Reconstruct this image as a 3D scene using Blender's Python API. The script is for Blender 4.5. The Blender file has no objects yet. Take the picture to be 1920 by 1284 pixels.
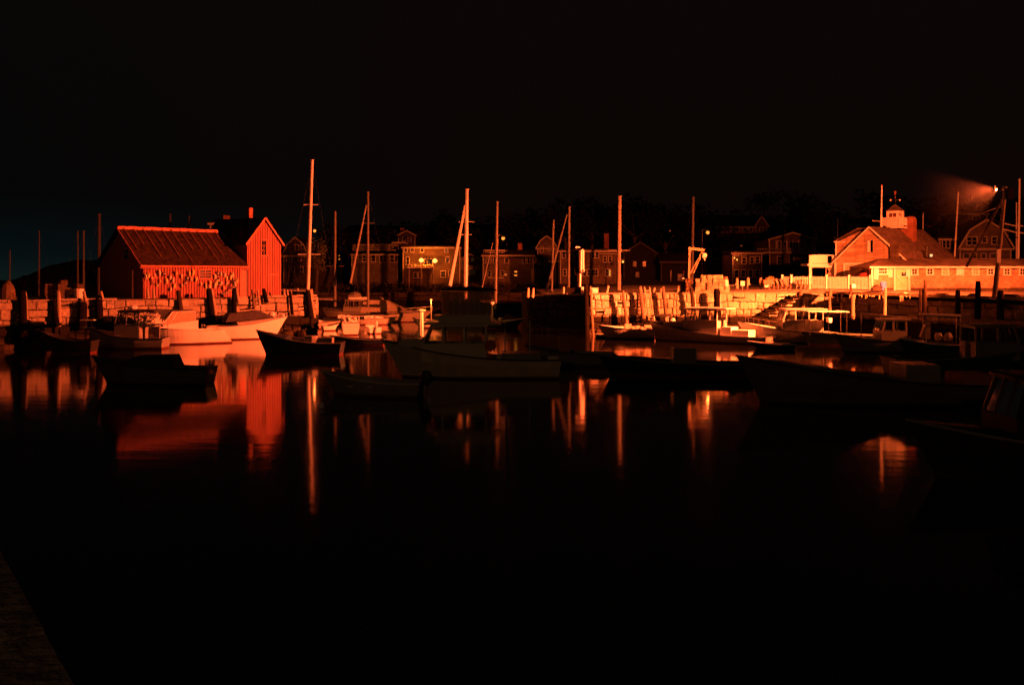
import bpy, math, random
from mathutils import Vector, Matrix
random.seed(7)
R = math.radians
SC = bpy.context.scene
COL = SC.collection

# ---------------------------------------------------------------- camera
FPX = 1920 * 35 / 36.0          # focal length in photo pixels
HY = 520.0                      # horizon row in the photo
CZ = 6.0                        # camera height above the water
cam = bpy.data.cameras.new('camera'); cam_o = bpy.data.objects.new('camera', cam); COL.objects.link(cam_o)
cam.lens = 35; cam.sensor_width = 36; cam.clip_end = 6000; cam.clip_start = 0.1
cam_o.location = (0, 0, CZ); cam_o.rotation_euler = (R(90), 0, 0)
cam.shift_y = -(642 - HY) / 1920.0
SC.camera = cam_o

# ---------------------------------------------------------------- world: night sky, faint teal afterglow low on the left
wd = bpy.data.worlds.new('World'); SC.world = wd; wd.use_nodes = True
nt = wd.node_tree; nt.nodes.clear()
def nn(t, typ, **kw):
    n = t.nodes.new(typ)
    for k, v in kw.items(): setattr(n, k, v)
    return n
out = nn(nt, 'ShaderNodeOutputWorld'); bg = nn(nt, 'ShaderNodeBackground'); nt.links.new(bg.outputs[0], out.inputs[0])
tc = nn(nt, 'ShaderNodeTexCoord'); sep = nn(nt, 'ShaderNodeSeparateXYZ'); nt.links.new(tc.outputs['Generated'], sep.inputs[0])
rmp = nn(nt, 'ShaderNodeValToRGB')
cr = rmp.color_ramp
cr.elements[0].position = 0.0; cr.elements[0].color = (0.0035, 0.0095, 0.0085, 1)
cr.elements[1].position = 0.022; cr.elements[1].color = (0.0016, 0.0050, 0.0058, 1)
e = cr.elements.new(0.075); e.color = (0.0014, 0.0016, 0.0016, 1)
e = cr.elements.new(0.35); e.color = (0.0030, 0.0021, 0.0019, 1)
nt.links.new(sep.outputs['Z'], rmp.inputs[0])
rmp2 = nn(nt, 'ShaderNodeValToRGB'); cr = rmp2.color_ramp
cr.elements[0].position = 0.0; cr.elements[0].color = (0.0034, 0.0013, 0.0010, 1)
cr.elements[1].position = 0.35; cr.elements[1].color = (0.0036, 0.0022, 0.0018, 1)
nt.links.new(sep.outputs['Z'], rmp2.inputs[0])
mr = nn(nt, 'ShaderNodeMapRange'); mr.inputs['From Min'].default_value = -0.50; mr.inputs['From Max'].default_value = -0.05
nt.links.new(sep.outputs['X'], mr.inputs['Value'])
mx = nn(nt, 'ShaderNodeMixRGB'); nt.links.new(mr.outputs[0], mx.inputs[0]); nt.links.new(rmp.outputs[0], mx.inputs[1]); nt.links.new(rmp2.outputs[0], mx.inputs[2])
nt.links.new(mx.outputs[0], bg.inputs[0]); bg.inputs[1].default_value = 1.0

SC.view_settings.view_transform = 'Standard'; SC.view_settings.look = 'None'
SC.view_settings.exposure = 0.0; SC.view_settings.gamma = 1.0

SOD = (1.0, 0.113, 0.021)       # sodium vapour light
def point_light(name, loc, power, color=SOD, radius=0.12):
    l = bpy.data.lights.new(name, 'POINT'); l.energy = power; l.color = color; l.shadow_soft_size = radius
    o = bpy.data.objects.new(name, l); COL.objects.link(o); o.location = loc; return o
def spot_light(name, loc, target, power, angle, blend, color=SOD, radius=0.15):
    l = bpy.data.lights.new(name, 'SPOT'); l.energy = power; l.color = color; l.spot_size = R(angle); l.spot_blend = blend
    l.shadow_soft_size = radius
    o = bpy.data.objects.new(name, l); COL.objects.link(o); o.location = loc
    o.rotation_euler = (Vector(target) - Vector(loc)).to_track_quat('-Z', 'Y').to_euler(); return o
def W(x, y, Y): return Vector(((x - 960) * Y / FPX, Y, CZ - (y - HY) * Y / FPX))
LAMP = W(1876, 353, 80)
spot_light('flood_beam', LAMP + Vector((-0.5, 0, 0)), W(420, 560, 100), 690000, 60, 0.5, (1, .102, .024))
spot_light('flood_beam', LAMP + Vector((-0.35, -0.3, -0.15)), (21, 103, 3.0), 620000, 78, 1.0)
spot_light('flood_beam', LAMP + Vector((-0.9, 1.1, -0.1)), (40, 106, 6.0), 80000, 108, 1.0)
# wharf flood beyond the right edge: gives pilings and pole their bright right edges
spot_light('wharf_flood', (62, 72, 13), (38, 90, 3.5), 42000, 76, 0.6)
# unseen fill lamp added behind the camera, standing for near shore street lights
point_light('near_shore_fill', (-25, -70, 22), 10000, (1, .42, .16), 0.5)

# ---------------------------------------------------------------- helpers
ROOTM = {}
class MB:
    def __init__(s): s.v = []; s.f = []; s.sm = False
    def add(s, vs, fs):
        b = len(s.v); s.v += [Vector(p) for p in vs]; s.f += [tuple(b + i for i in f) for f in fs]; return s
    def box(s, c, d, M=None):
        hx, hy, hz = d[0] / 2, d[1] / 2, d[2] / 2
        vs = [Vector((sx * hx, sy * hy, sz * hz)) for sz in (-1, 1) for sy in (-1, 1) for sx in (-1, 1)]
        if M is not None: vs = [M @ p for p in vs]
        c = Vector(c)
        return s.add([p + c for p in vs], [(0, 2, 3, 1), (4, 5, 7, 6), (0, 1, 5, 4), (2, 6, 7, 3), (0, 4, 6, 2), (1, 3, 7, 5)])
    def bb(s, x0, x1, y0, y1, z0, z1): return s.box(((x0 + x1) / 2, (y0 + y1) / 2, (z0 + z1) / 2), (abs(x1 - x0), abs(y1 - y0), abs(z1 - z0)))
    def tube(s, p0, p1, r0, r1=None, n=8):
        p0 = Vector(p0); p1 = Vector(p1); r1 = r0 if r1 is None else r1
        q = (p1 - p0).to_track_quat('Z', 'Y').to_matrix()
        vs = [p + q @ Vector((math.cos(2 * math.pi * i / n) * r, math.sin(2 * math.pi * i / n) * r, 0)) for p, r in ((p0, r0), (p1, r1)) for i in range(n)]
        fs = [(i, (i + 1) % n, n + (i + 1) % n, n + i) for i in range(n)] + [tuple(range(n))[::-1], tuple(range(n, 2 * n))]
        return s.add(vs, fs)
    def path(s, pts, r, n=6):
        for a, b in zip(pts[:-1], pts[1:]): s.tube(a, b, r, r, n)
        return s
    def beam(s, p0, p1, w, h):
        p0 = Vector(p0); p1 = Vector(p1); d = p1 - p0
        q = d.to_track_quat('X', 'Z').to_matrix()
        return s.box((p0 + p1) / 2, (d.length, w, h), q)
    def lathe(s, c, prof, n=12, M=None):
        c = Vector(c); vs = []
        for r, z in prof:
            for i in range(n):
                p = Vector((math.cos(2 * math.pi * i / n) * r, math.sin(2 * math.pi * i / n) * r, z))
                vs.append(c + (M @ p if M is not None else p))
        fs = []
        for k in range(len(prof) - 1):
            for i in range(n): fs.append((k * n + i, k * n + (i + 1) % n, (k + 1) * n + (i + 1) % n, (k + 1) * n + i))
        fs += [tuple(range(n))[::-1], tuple(range((len(prof) - 1) * n, len(prof) * n))]
        return s.add(vs, fs)
    def prism(s, pts, ext):
        """polygon pts extruded by vector ext"""
        n = len(pts); ext = Vector(ext); pts = [Vector(p) for p in pts]
        return s.add(pts + [p + ext for p in pts], [tuple(range(n))[::-1], tuple(range(n, 2 * n))] + [(i, (i + 1) % n, n + (i + 1) % n, n + i) for i in range(n)])
    def build(s, name, mat, parent=None, local=False, smooth=False):
        me = bpy.data.meshes.new(name); M = None
        if parent is not None and not local:
            M = ROOTM[parent].inverted()
        me.from_pydata([tuple(M @ p) if M is not None else tuple(p) for p in s.v], [], s.f); me.validate()
        import bmesh
        b = bmesh.new(); b.from_mesh(me); bmesh.ops.recalc_face_normals(b, faces=b.faces); b.to_mesh(me); b.free()
        if smooth:
            for p in me.polygons: p.use_smooth = True
        me.materials.append(mat)
        o = bpy.data.objects.new(name, me); COL.objects.link(o)
        if parent is not None:
            o.parent = parent; ROOTM[o] = ROOTM[parent]
        else: ROOTM[o] = Matrix.Identity(4)
        return o
def tag(o, label=None, cat=None, group=None, kind=None):
    if label: o['label'] = label
    if cat: o['category'] = cat
    if group: o['group'] = group
    if kind: o['kind'] = kind
    return o
def thing(name, label, cat, loc=(0, 0, 0), rz=0, group=None):
    o = bpy.data.objects.new(name, None); COL.objects.link(o); o.location = loc; o.rotation_euler = (0, 0, rz)
    o.empty_display_size = 0.3
    ROOTM[o] = Matrix.Translation(Vector(loc)) @ Matrix.Rotation(rz, 4, 'Z')
    return tag(o, label, cat, group)
def copy_tree(o, parent=None):
    c = o.copy(); COL.objects.link(c)
    if parent is not None: c.parent = parent
    for ch in list(o.children): copy_tree(ch, c)
    return c

# ---------------------------------------------------------------- materials
MT = {}
def pbr(name, color, rough=0.7, noise=0.25, scale=2.0, bump=0.0, bscale=None, metal=0.0, stretch=(1, 1, 1), spec=0.3):
    if name in MT: return MT[name]
    m = bpy.data.materials.new(name); m.use_nodes = True; t = m.node_tree; b = t.nodes['Principled BSDF']
    b.inputs['Roughness'].default_value = rough; b.inputs['Metallic'].default_value = metal
    b.inputs['Specular IOR Level'].default_value = spec
    c = nn(t, 'ShaderNodeTexCoord'); mp = nn(t, 'ShaderNodeMapping'); mp.inputs['Scale'].default_value = stretch
    t.links.new(c.outputs['Object'], mp.inputs[0])
    n = nn(t, 'ShaderNodeTexNoise'); n.inputs['Scale'].default_value = scale; n.inputs['Detail'].default_value = 6
    n.inputs['Roughness'].default_value = .65
    t.links.new(mp.outputs[0], n.inputs['Vector'])
    r = nn(t, 'ShaderNodeValToRGB'); r.color_ramp.elements[0].position = .3; r.color_ramp.elements[1].position = .7
    r.color_ramp.elements[0].color = (*[x * (1 - noise) for x in color], 1); r.color_ramp.elements[1].color = (*[min(1, x * (1 + noise)) for x in color], 1)
    t.links.new(n.outputs[0], r.inputs[0]); t.links.new(r.outputs[0], b.inputs['Base Color'])
    if bump:
        n2 = nn(t, 'ShaderNodeTexNoise'); n2.inputs['Scale'].default_value = bscale or scale * 4; n2.inputs['Detail'].default_value = 5
        t.links.new(mp.outputs[0], n2.inputs['Vector'])
        bp = nn(t, 'ShaderNodeBump'); bp.inputs['Strength'].default_value = bump; bp.inputs['Distance'].default_value = .1
        t.links.new(n2.outputs[0], bp.inputs['Height']); t.links.new(bp.outputs[0], b.inputs['Normal'])
    MT[name] = m; return m
def stone_mat(name, color, weed_z=2.15):
    if name in MT: return MT[name]
    m = pbr(name, color, .9, .42, 4.5, .9, 7.0, spec=.12); t = m.node_tree; b = t.nodes['Principled BSDF']
    src0 = b.inputs['Base Color'].links[0].from_socket
    gi = nn(t, 'ShaderNodeNewGeometry'); mi = nn(t, 'ShaderNodeMapRange'); mi.inputs['To Min'].default_value = .74; mi.inputs['To Max'].default_value = 1.15
    t.links.new(gi.outputs['Random Per Island'], mi.inputs['Value']); mm = nn(t, 'ShaderNodeMixRGB', blend_type='MULTIPLY'); mm.inputs[0].default_value = 1
    t.links.new(src0, mm.inputs[1]); t.links.new(mi.outputs[0], mm.inputs[2]); src = mm.outputs[0]
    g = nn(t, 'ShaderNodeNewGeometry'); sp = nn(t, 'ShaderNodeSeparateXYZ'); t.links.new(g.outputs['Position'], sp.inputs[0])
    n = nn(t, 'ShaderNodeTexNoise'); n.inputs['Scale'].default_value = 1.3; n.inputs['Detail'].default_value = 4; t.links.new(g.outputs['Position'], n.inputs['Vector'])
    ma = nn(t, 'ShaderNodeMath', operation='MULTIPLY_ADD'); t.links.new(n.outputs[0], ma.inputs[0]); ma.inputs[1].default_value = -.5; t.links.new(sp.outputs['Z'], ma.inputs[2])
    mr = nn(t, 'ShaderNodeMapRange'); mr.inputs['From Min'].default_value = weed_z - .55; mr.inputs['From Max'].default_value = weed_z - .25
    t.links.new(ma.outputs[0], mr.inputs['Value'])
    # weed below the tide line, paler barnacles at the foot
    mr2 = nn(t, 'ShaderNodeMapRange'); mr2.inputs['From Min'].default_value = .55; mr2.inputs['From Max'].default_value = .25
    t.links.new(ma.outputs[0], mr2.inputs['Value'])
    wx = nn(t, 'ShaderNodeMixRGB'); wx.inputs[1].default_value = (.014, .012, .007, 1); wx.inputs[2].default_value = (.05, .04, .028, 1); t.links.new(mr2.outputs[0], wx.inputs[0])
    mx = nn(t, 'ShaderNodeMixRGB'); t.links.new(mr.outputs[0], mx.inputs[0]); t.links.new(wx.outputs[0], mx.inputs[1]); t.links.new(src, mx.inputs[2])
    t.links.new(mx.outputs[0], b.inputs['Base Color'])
    return m
def shingle_mat(name, color, w=.28, h=.14, contrast=.4, bumps=.6):
    if name in MT: return MT[name]
    m = bpy.data.materials.new(name); m.use_nodes = True; t = m.node_tree; b = t.nodes['Principled BSDF']
    b.inputs['Roughness'].default_value = .85; b.inputs['Specular IOR Level'].default_value = .06
    c = nn(t, 'ShaderNodeTexCoord'); sp = nn(t, 'ShaderNodeSeparateXYZ'); t.links.new(c.outputs['Object'], sp.inputs[0])
    ad = nn(t, 'ShaderNodeMath', operation='ADD'); t.links.new(sp.outputs['X'], ad.inputs[0]); t.links.new(sp.outputs['Y'], ad.inputs[1])
    cb = nn(t, 'ShaderNodeCombineXYZ'); t.links.new(ad.outputs[0], cb.inputs['X']); t.links.new(sp.outputs['Z'], cb.inputs['Y'])
    br = nn(t, 'ShaderNodeTexBrick'); br.inputs['Scale'].default_value = 1; br.inputs['Brick Width'].default_value = w; br.inputs['Row Height'].default_value = h
    br.inputs['Mortar Size'].default_value = .006; br.inputs['Bias'].default_value = -.1
    br.inputs['Color1'].default_value = (*[x * (1 - contrast) for x in color], 1); br.inputs['Color2'].default_value = (*[min(1, x * (1 + contrast)) for x in color], 1)
    br.inputs['Mortar'].default_value = (*[x * .55 for x in color], 1)
    t.links.new(cb.outputs[0], br.inputs['Vector'])
    n = nn(t, 'ShaderNodeTexNoise'); n.inputs['Scale'].default_value = .9; n.inputs['Detail'].default_value = 6; t.links.new(c.outputs['Object'], n.inputs['Vector'])
    mr = nn(t, 'ShaderNodeMapRange'); mr.inputs['From Min'].default_value = .3; mr.inputs['From Max'].default_value = .7; mr.inputs['To Min'].default_value = .7; mr.inputs['To Max'].default_value = 1.25
    t.links.new(n.outputs[0], mr.inputs['Value'])
    mu = nn(t, 'ShaderNodeMixRGB', blend_type='MULTIPLY'); mu.inputs[0].default_value = 1; t.links.new(br.outputs[0], mu.inputs[1]); t.links.new(mr.outputs[0], mu.inputs[2])
    t.links.new(mu.outputs[0], b.inputs['Base Color'])
    bp = nn(t, 'ShaderNodeBump'); bp.inputs['Strength'].default_value = bumps; bp.inputs['Distance'].default_value = .03; t.links.new(br.outputs[0], bp.inputs['Height']); t.links.new(bp.outputs[0], b.inputs['Normal'])
    MT[name] = m; return m
def emis(name, color, strength):
    if name in MT: return MT[name]
    m = bpy.data.materials.new(name); m.use_nodes = True; t = m.node_tree; t.nodes.clear()
    o = nn(t, 'ShaderNodeOutputMaterial'); e = nn(t, 'ShaderNodeEmission'); e.inputs[0].default_value = (*color, 1); e.inputs[1].default_value = strength
    t.links.new(e.outputs[0], o.inputs[0]); MT[name] = m; return m
def glass_mat():
    if 'glass' in MT: return MT['glass']
    m = bpy.data.materials.new('window glass'); m.use_nodes = True; t = m.node_tree; t.nodes.clear()
    o = nn(t, 'ShaderNodeOutputMaterial'); g = nn(t, 'ShaderNodeBsdfGlossy'); g.inputs['Roughness'].default_value = .05
    tr = nn(t, 'ShaderNodeBsdfTransparent'); tr.inputs[0].default_value = (.75, .78, .76, 1)
    f = nn(t, 'ShaderNodeFresnel'); f.inputs[0].default_value = 1.5; mx = nn(t, 'ShaderNodeMixShader')
    t.links.new(f.outputs[0], mx.inputs[0]); t.links.new(tr.outputs[0], mx.inputs[1]); t.links.new(g.outputs[0], mx.inputs[2]); t.links.new(mx.outputs[0], o.inputs[0])
    MT['glass'] = m; return m
white = pbr('white paint', (.78, .76, .72), .5, .08, 3, .08)
gel = pbr('white gelcoat', (.8, .79, .76), .3, .06, 1.5, 0, spec=.5)
gelcream = pbr('cream gelcoat', (.62, .58, .46), .4, .12, 1.5)
gelgrey = pbr('grey gelcoat', (.22, .22, .21), .4, .15, 1.5)
navy = pbr('dark blue hull paint', (.03, .04, .06), .35, .3, 1.2)
black = pbr('black paint', (.02, .02, .02), .5, .3, 2)
greenhull = pbr('dark green hull paint', (.03, .07, .045), .35, .3, 1.2)
bottom = pbr('red bottom paint', (.12, .025, .02), .6, .4, 2)
canvas = pbr('dark canvas', (.05, .045, .05), .9, .3, 3, .3)
greycanvas = pbr('grey canvas', (.28, .25, .2), .9, .25, 2, .4, 3)
vinyl = pbr('clear vinyl curtain', (.6, .46, .27), .35, .35, 1.5, .5, 3.0, stretch=(2, 2, .2), spec=.5)
_t = vinyl.node_tree; _o = _t.nodes['Material Output']; _b = _t.nodes['Principled BSDF']; _tr = nn(_t, 'ShaderNodeBsdfTransparent'); _mx = nn(_t, 'ShaderNodeMixShader'); _mx.inputs[0].default_value = .45
_tr.inputs[0].default_value = (.9, .85, .75, 1); _t.links.new(_b.outputs[0], _mx.inputs[1]); _t.links.new(_tr.outputs[0], _mx.inputs[2]); _t.links.new(_mx.outputs[0], _o.inputs[0])
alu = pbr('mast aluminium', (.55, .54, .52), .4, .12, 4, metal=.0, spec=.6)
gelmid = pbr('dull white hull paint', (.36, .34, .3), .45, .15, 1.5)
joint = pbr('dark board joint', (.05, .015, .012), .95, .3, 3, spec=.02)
mdim = pbr('dimmed mast', (.075, .07, .065), .6, .2, 3)  # dim look of the blurred masts put into this and the next colour
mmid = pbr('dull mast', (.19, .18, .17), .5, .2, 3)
saild = pbr('dimmed sail cloth', (.17, .16, .14), .9, .2, 5)  # dimmer copy of the sail cloth, faintness put into its colour
sail = pbr('furled sail cloth', (.6, .57, .5), .9, .2, 5, .4)
steel = pbr('galvanised steel', (.4, .4, .4), .4, .2, 6, metal=.5)
redboard = pbr('red barn boards', (.33, .115, .095), .8, .3, 3.0, .5, 10, stretch=(1, 1, .12))
redtrim = pbr('faded red trim', (.45, .16, .12), .75, .2, 3)
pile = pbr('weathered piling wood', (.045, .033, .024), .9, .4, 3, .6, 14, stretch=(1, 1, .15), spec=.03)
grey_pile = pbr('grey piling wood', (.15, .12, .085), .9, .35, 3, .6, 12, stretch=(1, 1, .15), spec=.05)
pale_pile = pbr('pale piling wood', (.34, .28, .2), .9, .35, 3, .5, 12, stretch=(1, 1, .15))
creosote_and_shade = pbr('creosoted and shade-black timber', (.010, .008, .006), .95, .4, 2.5, .5, 8, spec=.02)  # creosote, and black standing in for shade on pilings and steps
plank = pbr('grey wharf planks', (.24, .2, .15), .9, .35, 1.2, .5, 6, stretch=(.3, 3, 1))
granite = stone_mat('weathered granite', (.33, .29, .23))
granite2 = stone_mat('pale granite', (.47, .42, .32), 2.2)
gravel = pbr('packed gravel', (.23, .19, .15), .95, .4, .8, .4, 9)
dirt = pbr('dark turf', (.018, .017, .01), .95, .4, .3, .5, 3)
mortar = pbr('dark joint rubble', (.02, .016, .012), .95, .4, 3, .6)
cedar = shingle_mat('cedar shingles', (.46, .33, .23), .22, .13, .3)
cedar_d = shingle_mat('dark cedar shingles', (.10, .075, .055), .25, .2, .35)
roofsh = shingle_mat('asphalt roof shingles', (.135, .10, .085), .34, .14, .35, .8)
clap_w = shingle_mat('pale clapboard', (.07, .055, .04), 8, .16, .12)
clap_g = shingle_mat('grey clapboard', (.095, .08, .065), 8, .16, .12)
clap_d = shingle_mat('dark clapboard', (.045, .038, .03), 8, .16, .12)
brick = shingle_mat('brick', (.30, .13, .09), .22, .075, .3)
trim = pbr('house trim paint', (.30, .28, .24), .6, .15, 3)
darkroof = pbr('dark roof', (.016, .014, .012), .95, .3, 2, spec=.03)
glass = glass_mat()
pane_d = pbr('dark window pane', (.008, .008, .01), .12, .1, 2, spec=.6)
pane_lit = emis('lit window pane', (1, .26, .03), 1.2)
pane_warm = emis('warm lit window pane', (1, .42, .06), .8)
lamp_glow = emis('lamp globe glow', (1, .4, .06), 2.2)
lamp_glow_s = emis('small lamp glow', (1, .25, .05), 2.5)
red_glow = emis('small red lamp glow', (1, .03, .02), .25)
wire = pbr('trap wire', (.32, .27, .18), .7, .4, 5)
rope = pbr('rope', (.4, .32, .2), .9, .3, 8)
blue = pbr('blue plastic', (.10, .22, .9), .5, .1, 3)
leafm = pbr('dark foliage', (.012, .015, .006), .9, .4, .6, spec=.02)
bark = pbr('bark', (.09, .07, .05), .9, .3, 4, .5)

def window(parent, c, w, h, nrm=(0, -1, 0), pane=None, mull=(1, 1), fw=.12, frame=None, name='window', depth=.08):
    """flat window on a wall, centre c on the wall surface, frame proud of it; grid of muntins"""
    n = Vector(nrm).normalized(); u = Vector((0, 0, 1)).cross(n).normalized(); M = Matrix((u, n, Vector((0, 0, 1)))).transposed()
    c = Vector(c); f = MB(); d = depth
    for s in (-1, 1):
        f.box(c + u * s * (w / 2 + fw / 2) + n * d / 2, (fw, d, h), M)
        f.box(c + Vector((0, 0, s * (h / 2 + fw / 2))) + n * d / 2, (w + 2 * fw + (.08 if s < 0 else 0), d + (.05 if s < 0 else .01), fw), M)
    for i in range(1, mull[0] + 1): f.box(c + u * (-w / 2 + w * i / (mull[0] + 1)) + n * d * .4, (.045, d * .6, h), M)
    for i in range(1, mull[1] + 1): f.box(c + Vector((0, 0, -h / 2 + h * i / (mull[1] + 1))) + n * d * .38, (w, d * .5, .045), M)
    fo = f.build(name, frame or trim, parent)
    p = MB(); p.box(c + n * .012, (w, .02, h), M); p.build('pane', pane or pane_d, fo)
    return fo
def ray_plane(x, y, P0, n):
    d = Vector(((x - 960) / FPX, 1, -(y - HY) / FPX)); o = Vector((0, 0, CZ)); n = Vector(n)
    return o + d * ((Vector(P0) - o).dot(n) / d.dot(n))
# ================================================================ SETTING
def water():
    m = bpy.data.materials.new('harbour water'); m.use_nodes = True; t = m.node_tree; b = t.nodes['Principled BSDF']
    b.inputs['Base Color'].default_value = (.003, .0035, .003, 1); b.inputs['Roughness'].default_value = .07; b.inputs['IOR'].default_value = 1.33
    b.inputs['Specular IOR Level'].default_value = .5
    c = nn(t, 'ShaderNodeTexCoord'); mp = nn(t, 'ShaderNodeMapping'); mp.inputs['Scale'].default_value = (.5, 1.6, 1); t.links.new(c.outputs['Object'], mp.inputs[0])
    n = nn(t, 'ShaderNodeTexNoise'); n.inputs['Scale'].default_value = .5; n.inputs['Detail'].default_value = 4; t.links.new(mp.outputs[0], n.inputs['Vector'])
    bp = nn(t, 'ShaderNodeBump'); bp.inputs['Strength'].default_value = .10; bp.inputs['Distance'].default_value = .06
    t.links.new(n.outputs[0], bp.inputs['Height']); t.links.new(bp.outputs[0], b.inputs['Normal'])
    q = MB(); q.add([(-900, -60, 0), (900, -60, 0), (900, 1800, 0), (-900, 1800, 0)], [(0, 1, 2, 3)])
    tag(q.build('water', m), kind='structure')
water()

def sstep(a, b, x):
    x = max(0, min(1, (x - a) / (b - a))); return x * x * (3 - 2 * x)
def hgt(x, y):
    """land behind the harbour; open sea to the far left"""
    shore = 180 - 45 * sstep(6, 14, x)
    left = sstep(-62, -38, x + (y - 140) * .10)
    z = -2 + 5.6 * sstep(shore - 1, shore + 3, y) + 5.5 * sstep(shore + 12, shore + 60, y) + 20 * sstep(shore + 60, shore + 260, y)
    z += .9 * math.sin(x * .04 + y * .03) * sstep(shore + 20, shore + 60, y)
    return -2 + (z + 2) * left
g = MB(); NX, NY = 110, 70
xs = [-160 + 560 * i / NX for i in range(NX + 1)]; ys = [128 + 62 * j / 40 if j <= 40 else 190 + 310 * ((j - 40) / 30) ** 1.4 for j in range(NY + 1)]
g.v = [Vector((x, y, hgt(x, y))) for y in ys for x in xs]
g.f = [(j * (NX + 1) + i, j * (NX + 1) + i + 1, (j + 1) * (NX + 1) + i + 1, (j + 1) * (NX + 1) + i) for j in range(NY) for i in range(NX)]
tag(g.build('ground', dirt, smooth=True), kind='structure')
# low headland at the far left
g = MB(); vs = []; N = 40
prof = [(-40, 526), (28, 524), (60, 512), (90, 500), (120, 491), (160, 488), (200, 484), (260, 480), (330, 478), (420, 470), (520, 462), (600, 470), (700, 500)]
D = 300
for k, (dd, f) in enumerate([(-40, 0), (-15, .55), (0, 1), (30, .9), (80, 0)]):
    for i in range(N + 1):
        s = i / N * (len(prof) - 1); a = int(min(s, len(prof) - 2)); u = s - a
        px = prof[a][0] * (1 - u) + prof[a + 1][0] * u; py = prof[a][1] * (1 - u) + prof[a + 1][1] * u
        p = W(px, py, D); z = -1.5 + (p.z + 1.5) * f + random.uniform(-.35, .35) * f
        vs.append((p.x, D + dd, z))
g.v = [Vector(p) for p in vs]; g.f = [(k * (N + 1) + i, k * (N + 1) + i + 1, (k + 1) * (N + 1) + i + 1, (k + 1) * (N + 1) + i) for k in range(4) for i in range(N)]
tag(g.build('headland', dirt), kind='structure')

# ---------------------------------------------------------------- granite walls
def stone_face(mb, p0, p1, z0, z1, nrm, seed=0, hmin=.5, hmax=.95, wmin=.6, wmax=1.9, z1b=None, boulders=False):
    """courses of split granite blocks; p0->p1 in plan, nrm points out"""
    rnd = random.Random(seed); p0 = Vector((*p0, 0)); p1 = Vector((*p1, 0)); L = (p1 - p0).length; u = (p1 - p0) / L; n = Vector((nrm[0], nrm[1], 0)).normalized()
    z1b = z1 if z1b is None else z1b
    rows = []; z = z1
    while z > z0 + .3:
        h = rnd.uniform(hmin, hmax); rows.append((max(z0, z - h), z)); z -= h
    def warp(s, z, row):
        top = z1 + (z1b - z1) * s / L
        f = (z - z0) / (z1 - z0)
        w = 0 if f > .985 else .09 * math.sin(s * .9 + row * 2.1) + .05 * math.sin(s * 2.3 + row)
        return z0 + f * (top - z0) + w
    for r, (za, zb) in enumerate(rows):
        s = -rnd.uniform(0, .6)
        while s < L:
            w = rnd.uniform(wmin, wmax) * (1 if r < 3 else .85); sa, sb = max(0, s), min(L, s + w); s += w
            if sb - sa < .15: continue
            cells = [(sa, sb, za, zb)]
            if rnd.random() < .16: zm = za + (zb - za) * rnd.uniform(.4, .6); cells = [(sa, sb, za, zm), (sa, sb, zm, zb)]
            elif rnd.random() < .12 and sb - sa > .8: sm = sa + (sb - sa) * rnd.uniform(.35, .65); cells = [(sa, sm, za, zb), (sm, sb, za, zb)]
            for a, b_, c, d in cells:
                o = rnd.uniform(-.07, .10); g_ = rnd.uniform(.018, .05); ins = rnd.uniform(.04, .09)
                j = lambda k: rnd.uniform(-k, k)
                R2 = []
                for (ss, zz, row) in ((a + g_, c + g_, r + 1), (b_ - g_, c + g_, r + 1), (b_ - g_, d - g_, r), (a + g_, d - g_, r)):
                    R2.append((ss + j(.03), warp(ss, zz, row if zz < (c + d) / 2 else row)))
                cx = sum(q[0] for q in R2) / 4; cz = sum(q[1] for q in R2) / 4
                back = [p0 + u * q[0] + Vector((0, 0, q[1])) - n * .35 for q in R2]
                mid = [p0 + u * q[0] + Vector((0, 0, q[1])) + n * (o - .05) for q in R2]
                tilt = j(.03); tl2 = j(.03)
                fr = []
                for q in R2:
                    dx = q[0] - cx; dz = q[1] - cz
                    sx = max(0, abs(dx) - ins) * (1 if dx > 0 else -1); sz = max(0, abs(dz) - ins) * (1 if dz > 0 else -1)
                    fr.append(p0 + u * (cx + sx) + Vector((0, 0, cz + sz)) + n * (o + tilt * sx + tl2 * sz))
                mb.add(back + mid + fr + [p0 + u * (cx + j(.1)) + Vector((0, 0, cz + j(.08))) + n * (o + rnd.uniform(.0, .05))],
                       [(0, 1, 5, 4), (1, 2, 6, 5), (2, 3, 7, 6), (3, 0, 4, 7), (4, 5, 9, 8), (5, 6, 10, 9), (6, 7, 11, 10), (7, 4, 8, 11), (8, 9, 12), (9, 10, 12), (10, 11, 12), (11, 8, 12)])
def boulder_row(mb, p0, p1, n, seed, r0=.3, r1=.65, zc=.1):
    rnd = random.Random(seed); p0 = Vector((*p0, 0)); p1 = Vector((*p1, 0))
    for i in range(n):
        p = p0.lerp(p1, rnd.random()); r = rnd.uniform(r0, r1); M = Matrix.Rotation(rnd.uniform(0, 6), 3, 'Z') @ Matrix.Diagonal((1.2, .8, rnd.uniform(.5, .8)))
        k = 8; prof = [(r * math.sin(math.pi * (q + .5) / 6) * rnd.uniform(.85, 1.1), -r * math.cos(math.pi * (q + .5) / 6)) for q in range(6)]
        mb.lathe(p + Vector((rnd.uniform(-.3, .3), rnd.uniform(-.6, .2), zc)), prof, k, M)

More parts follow.
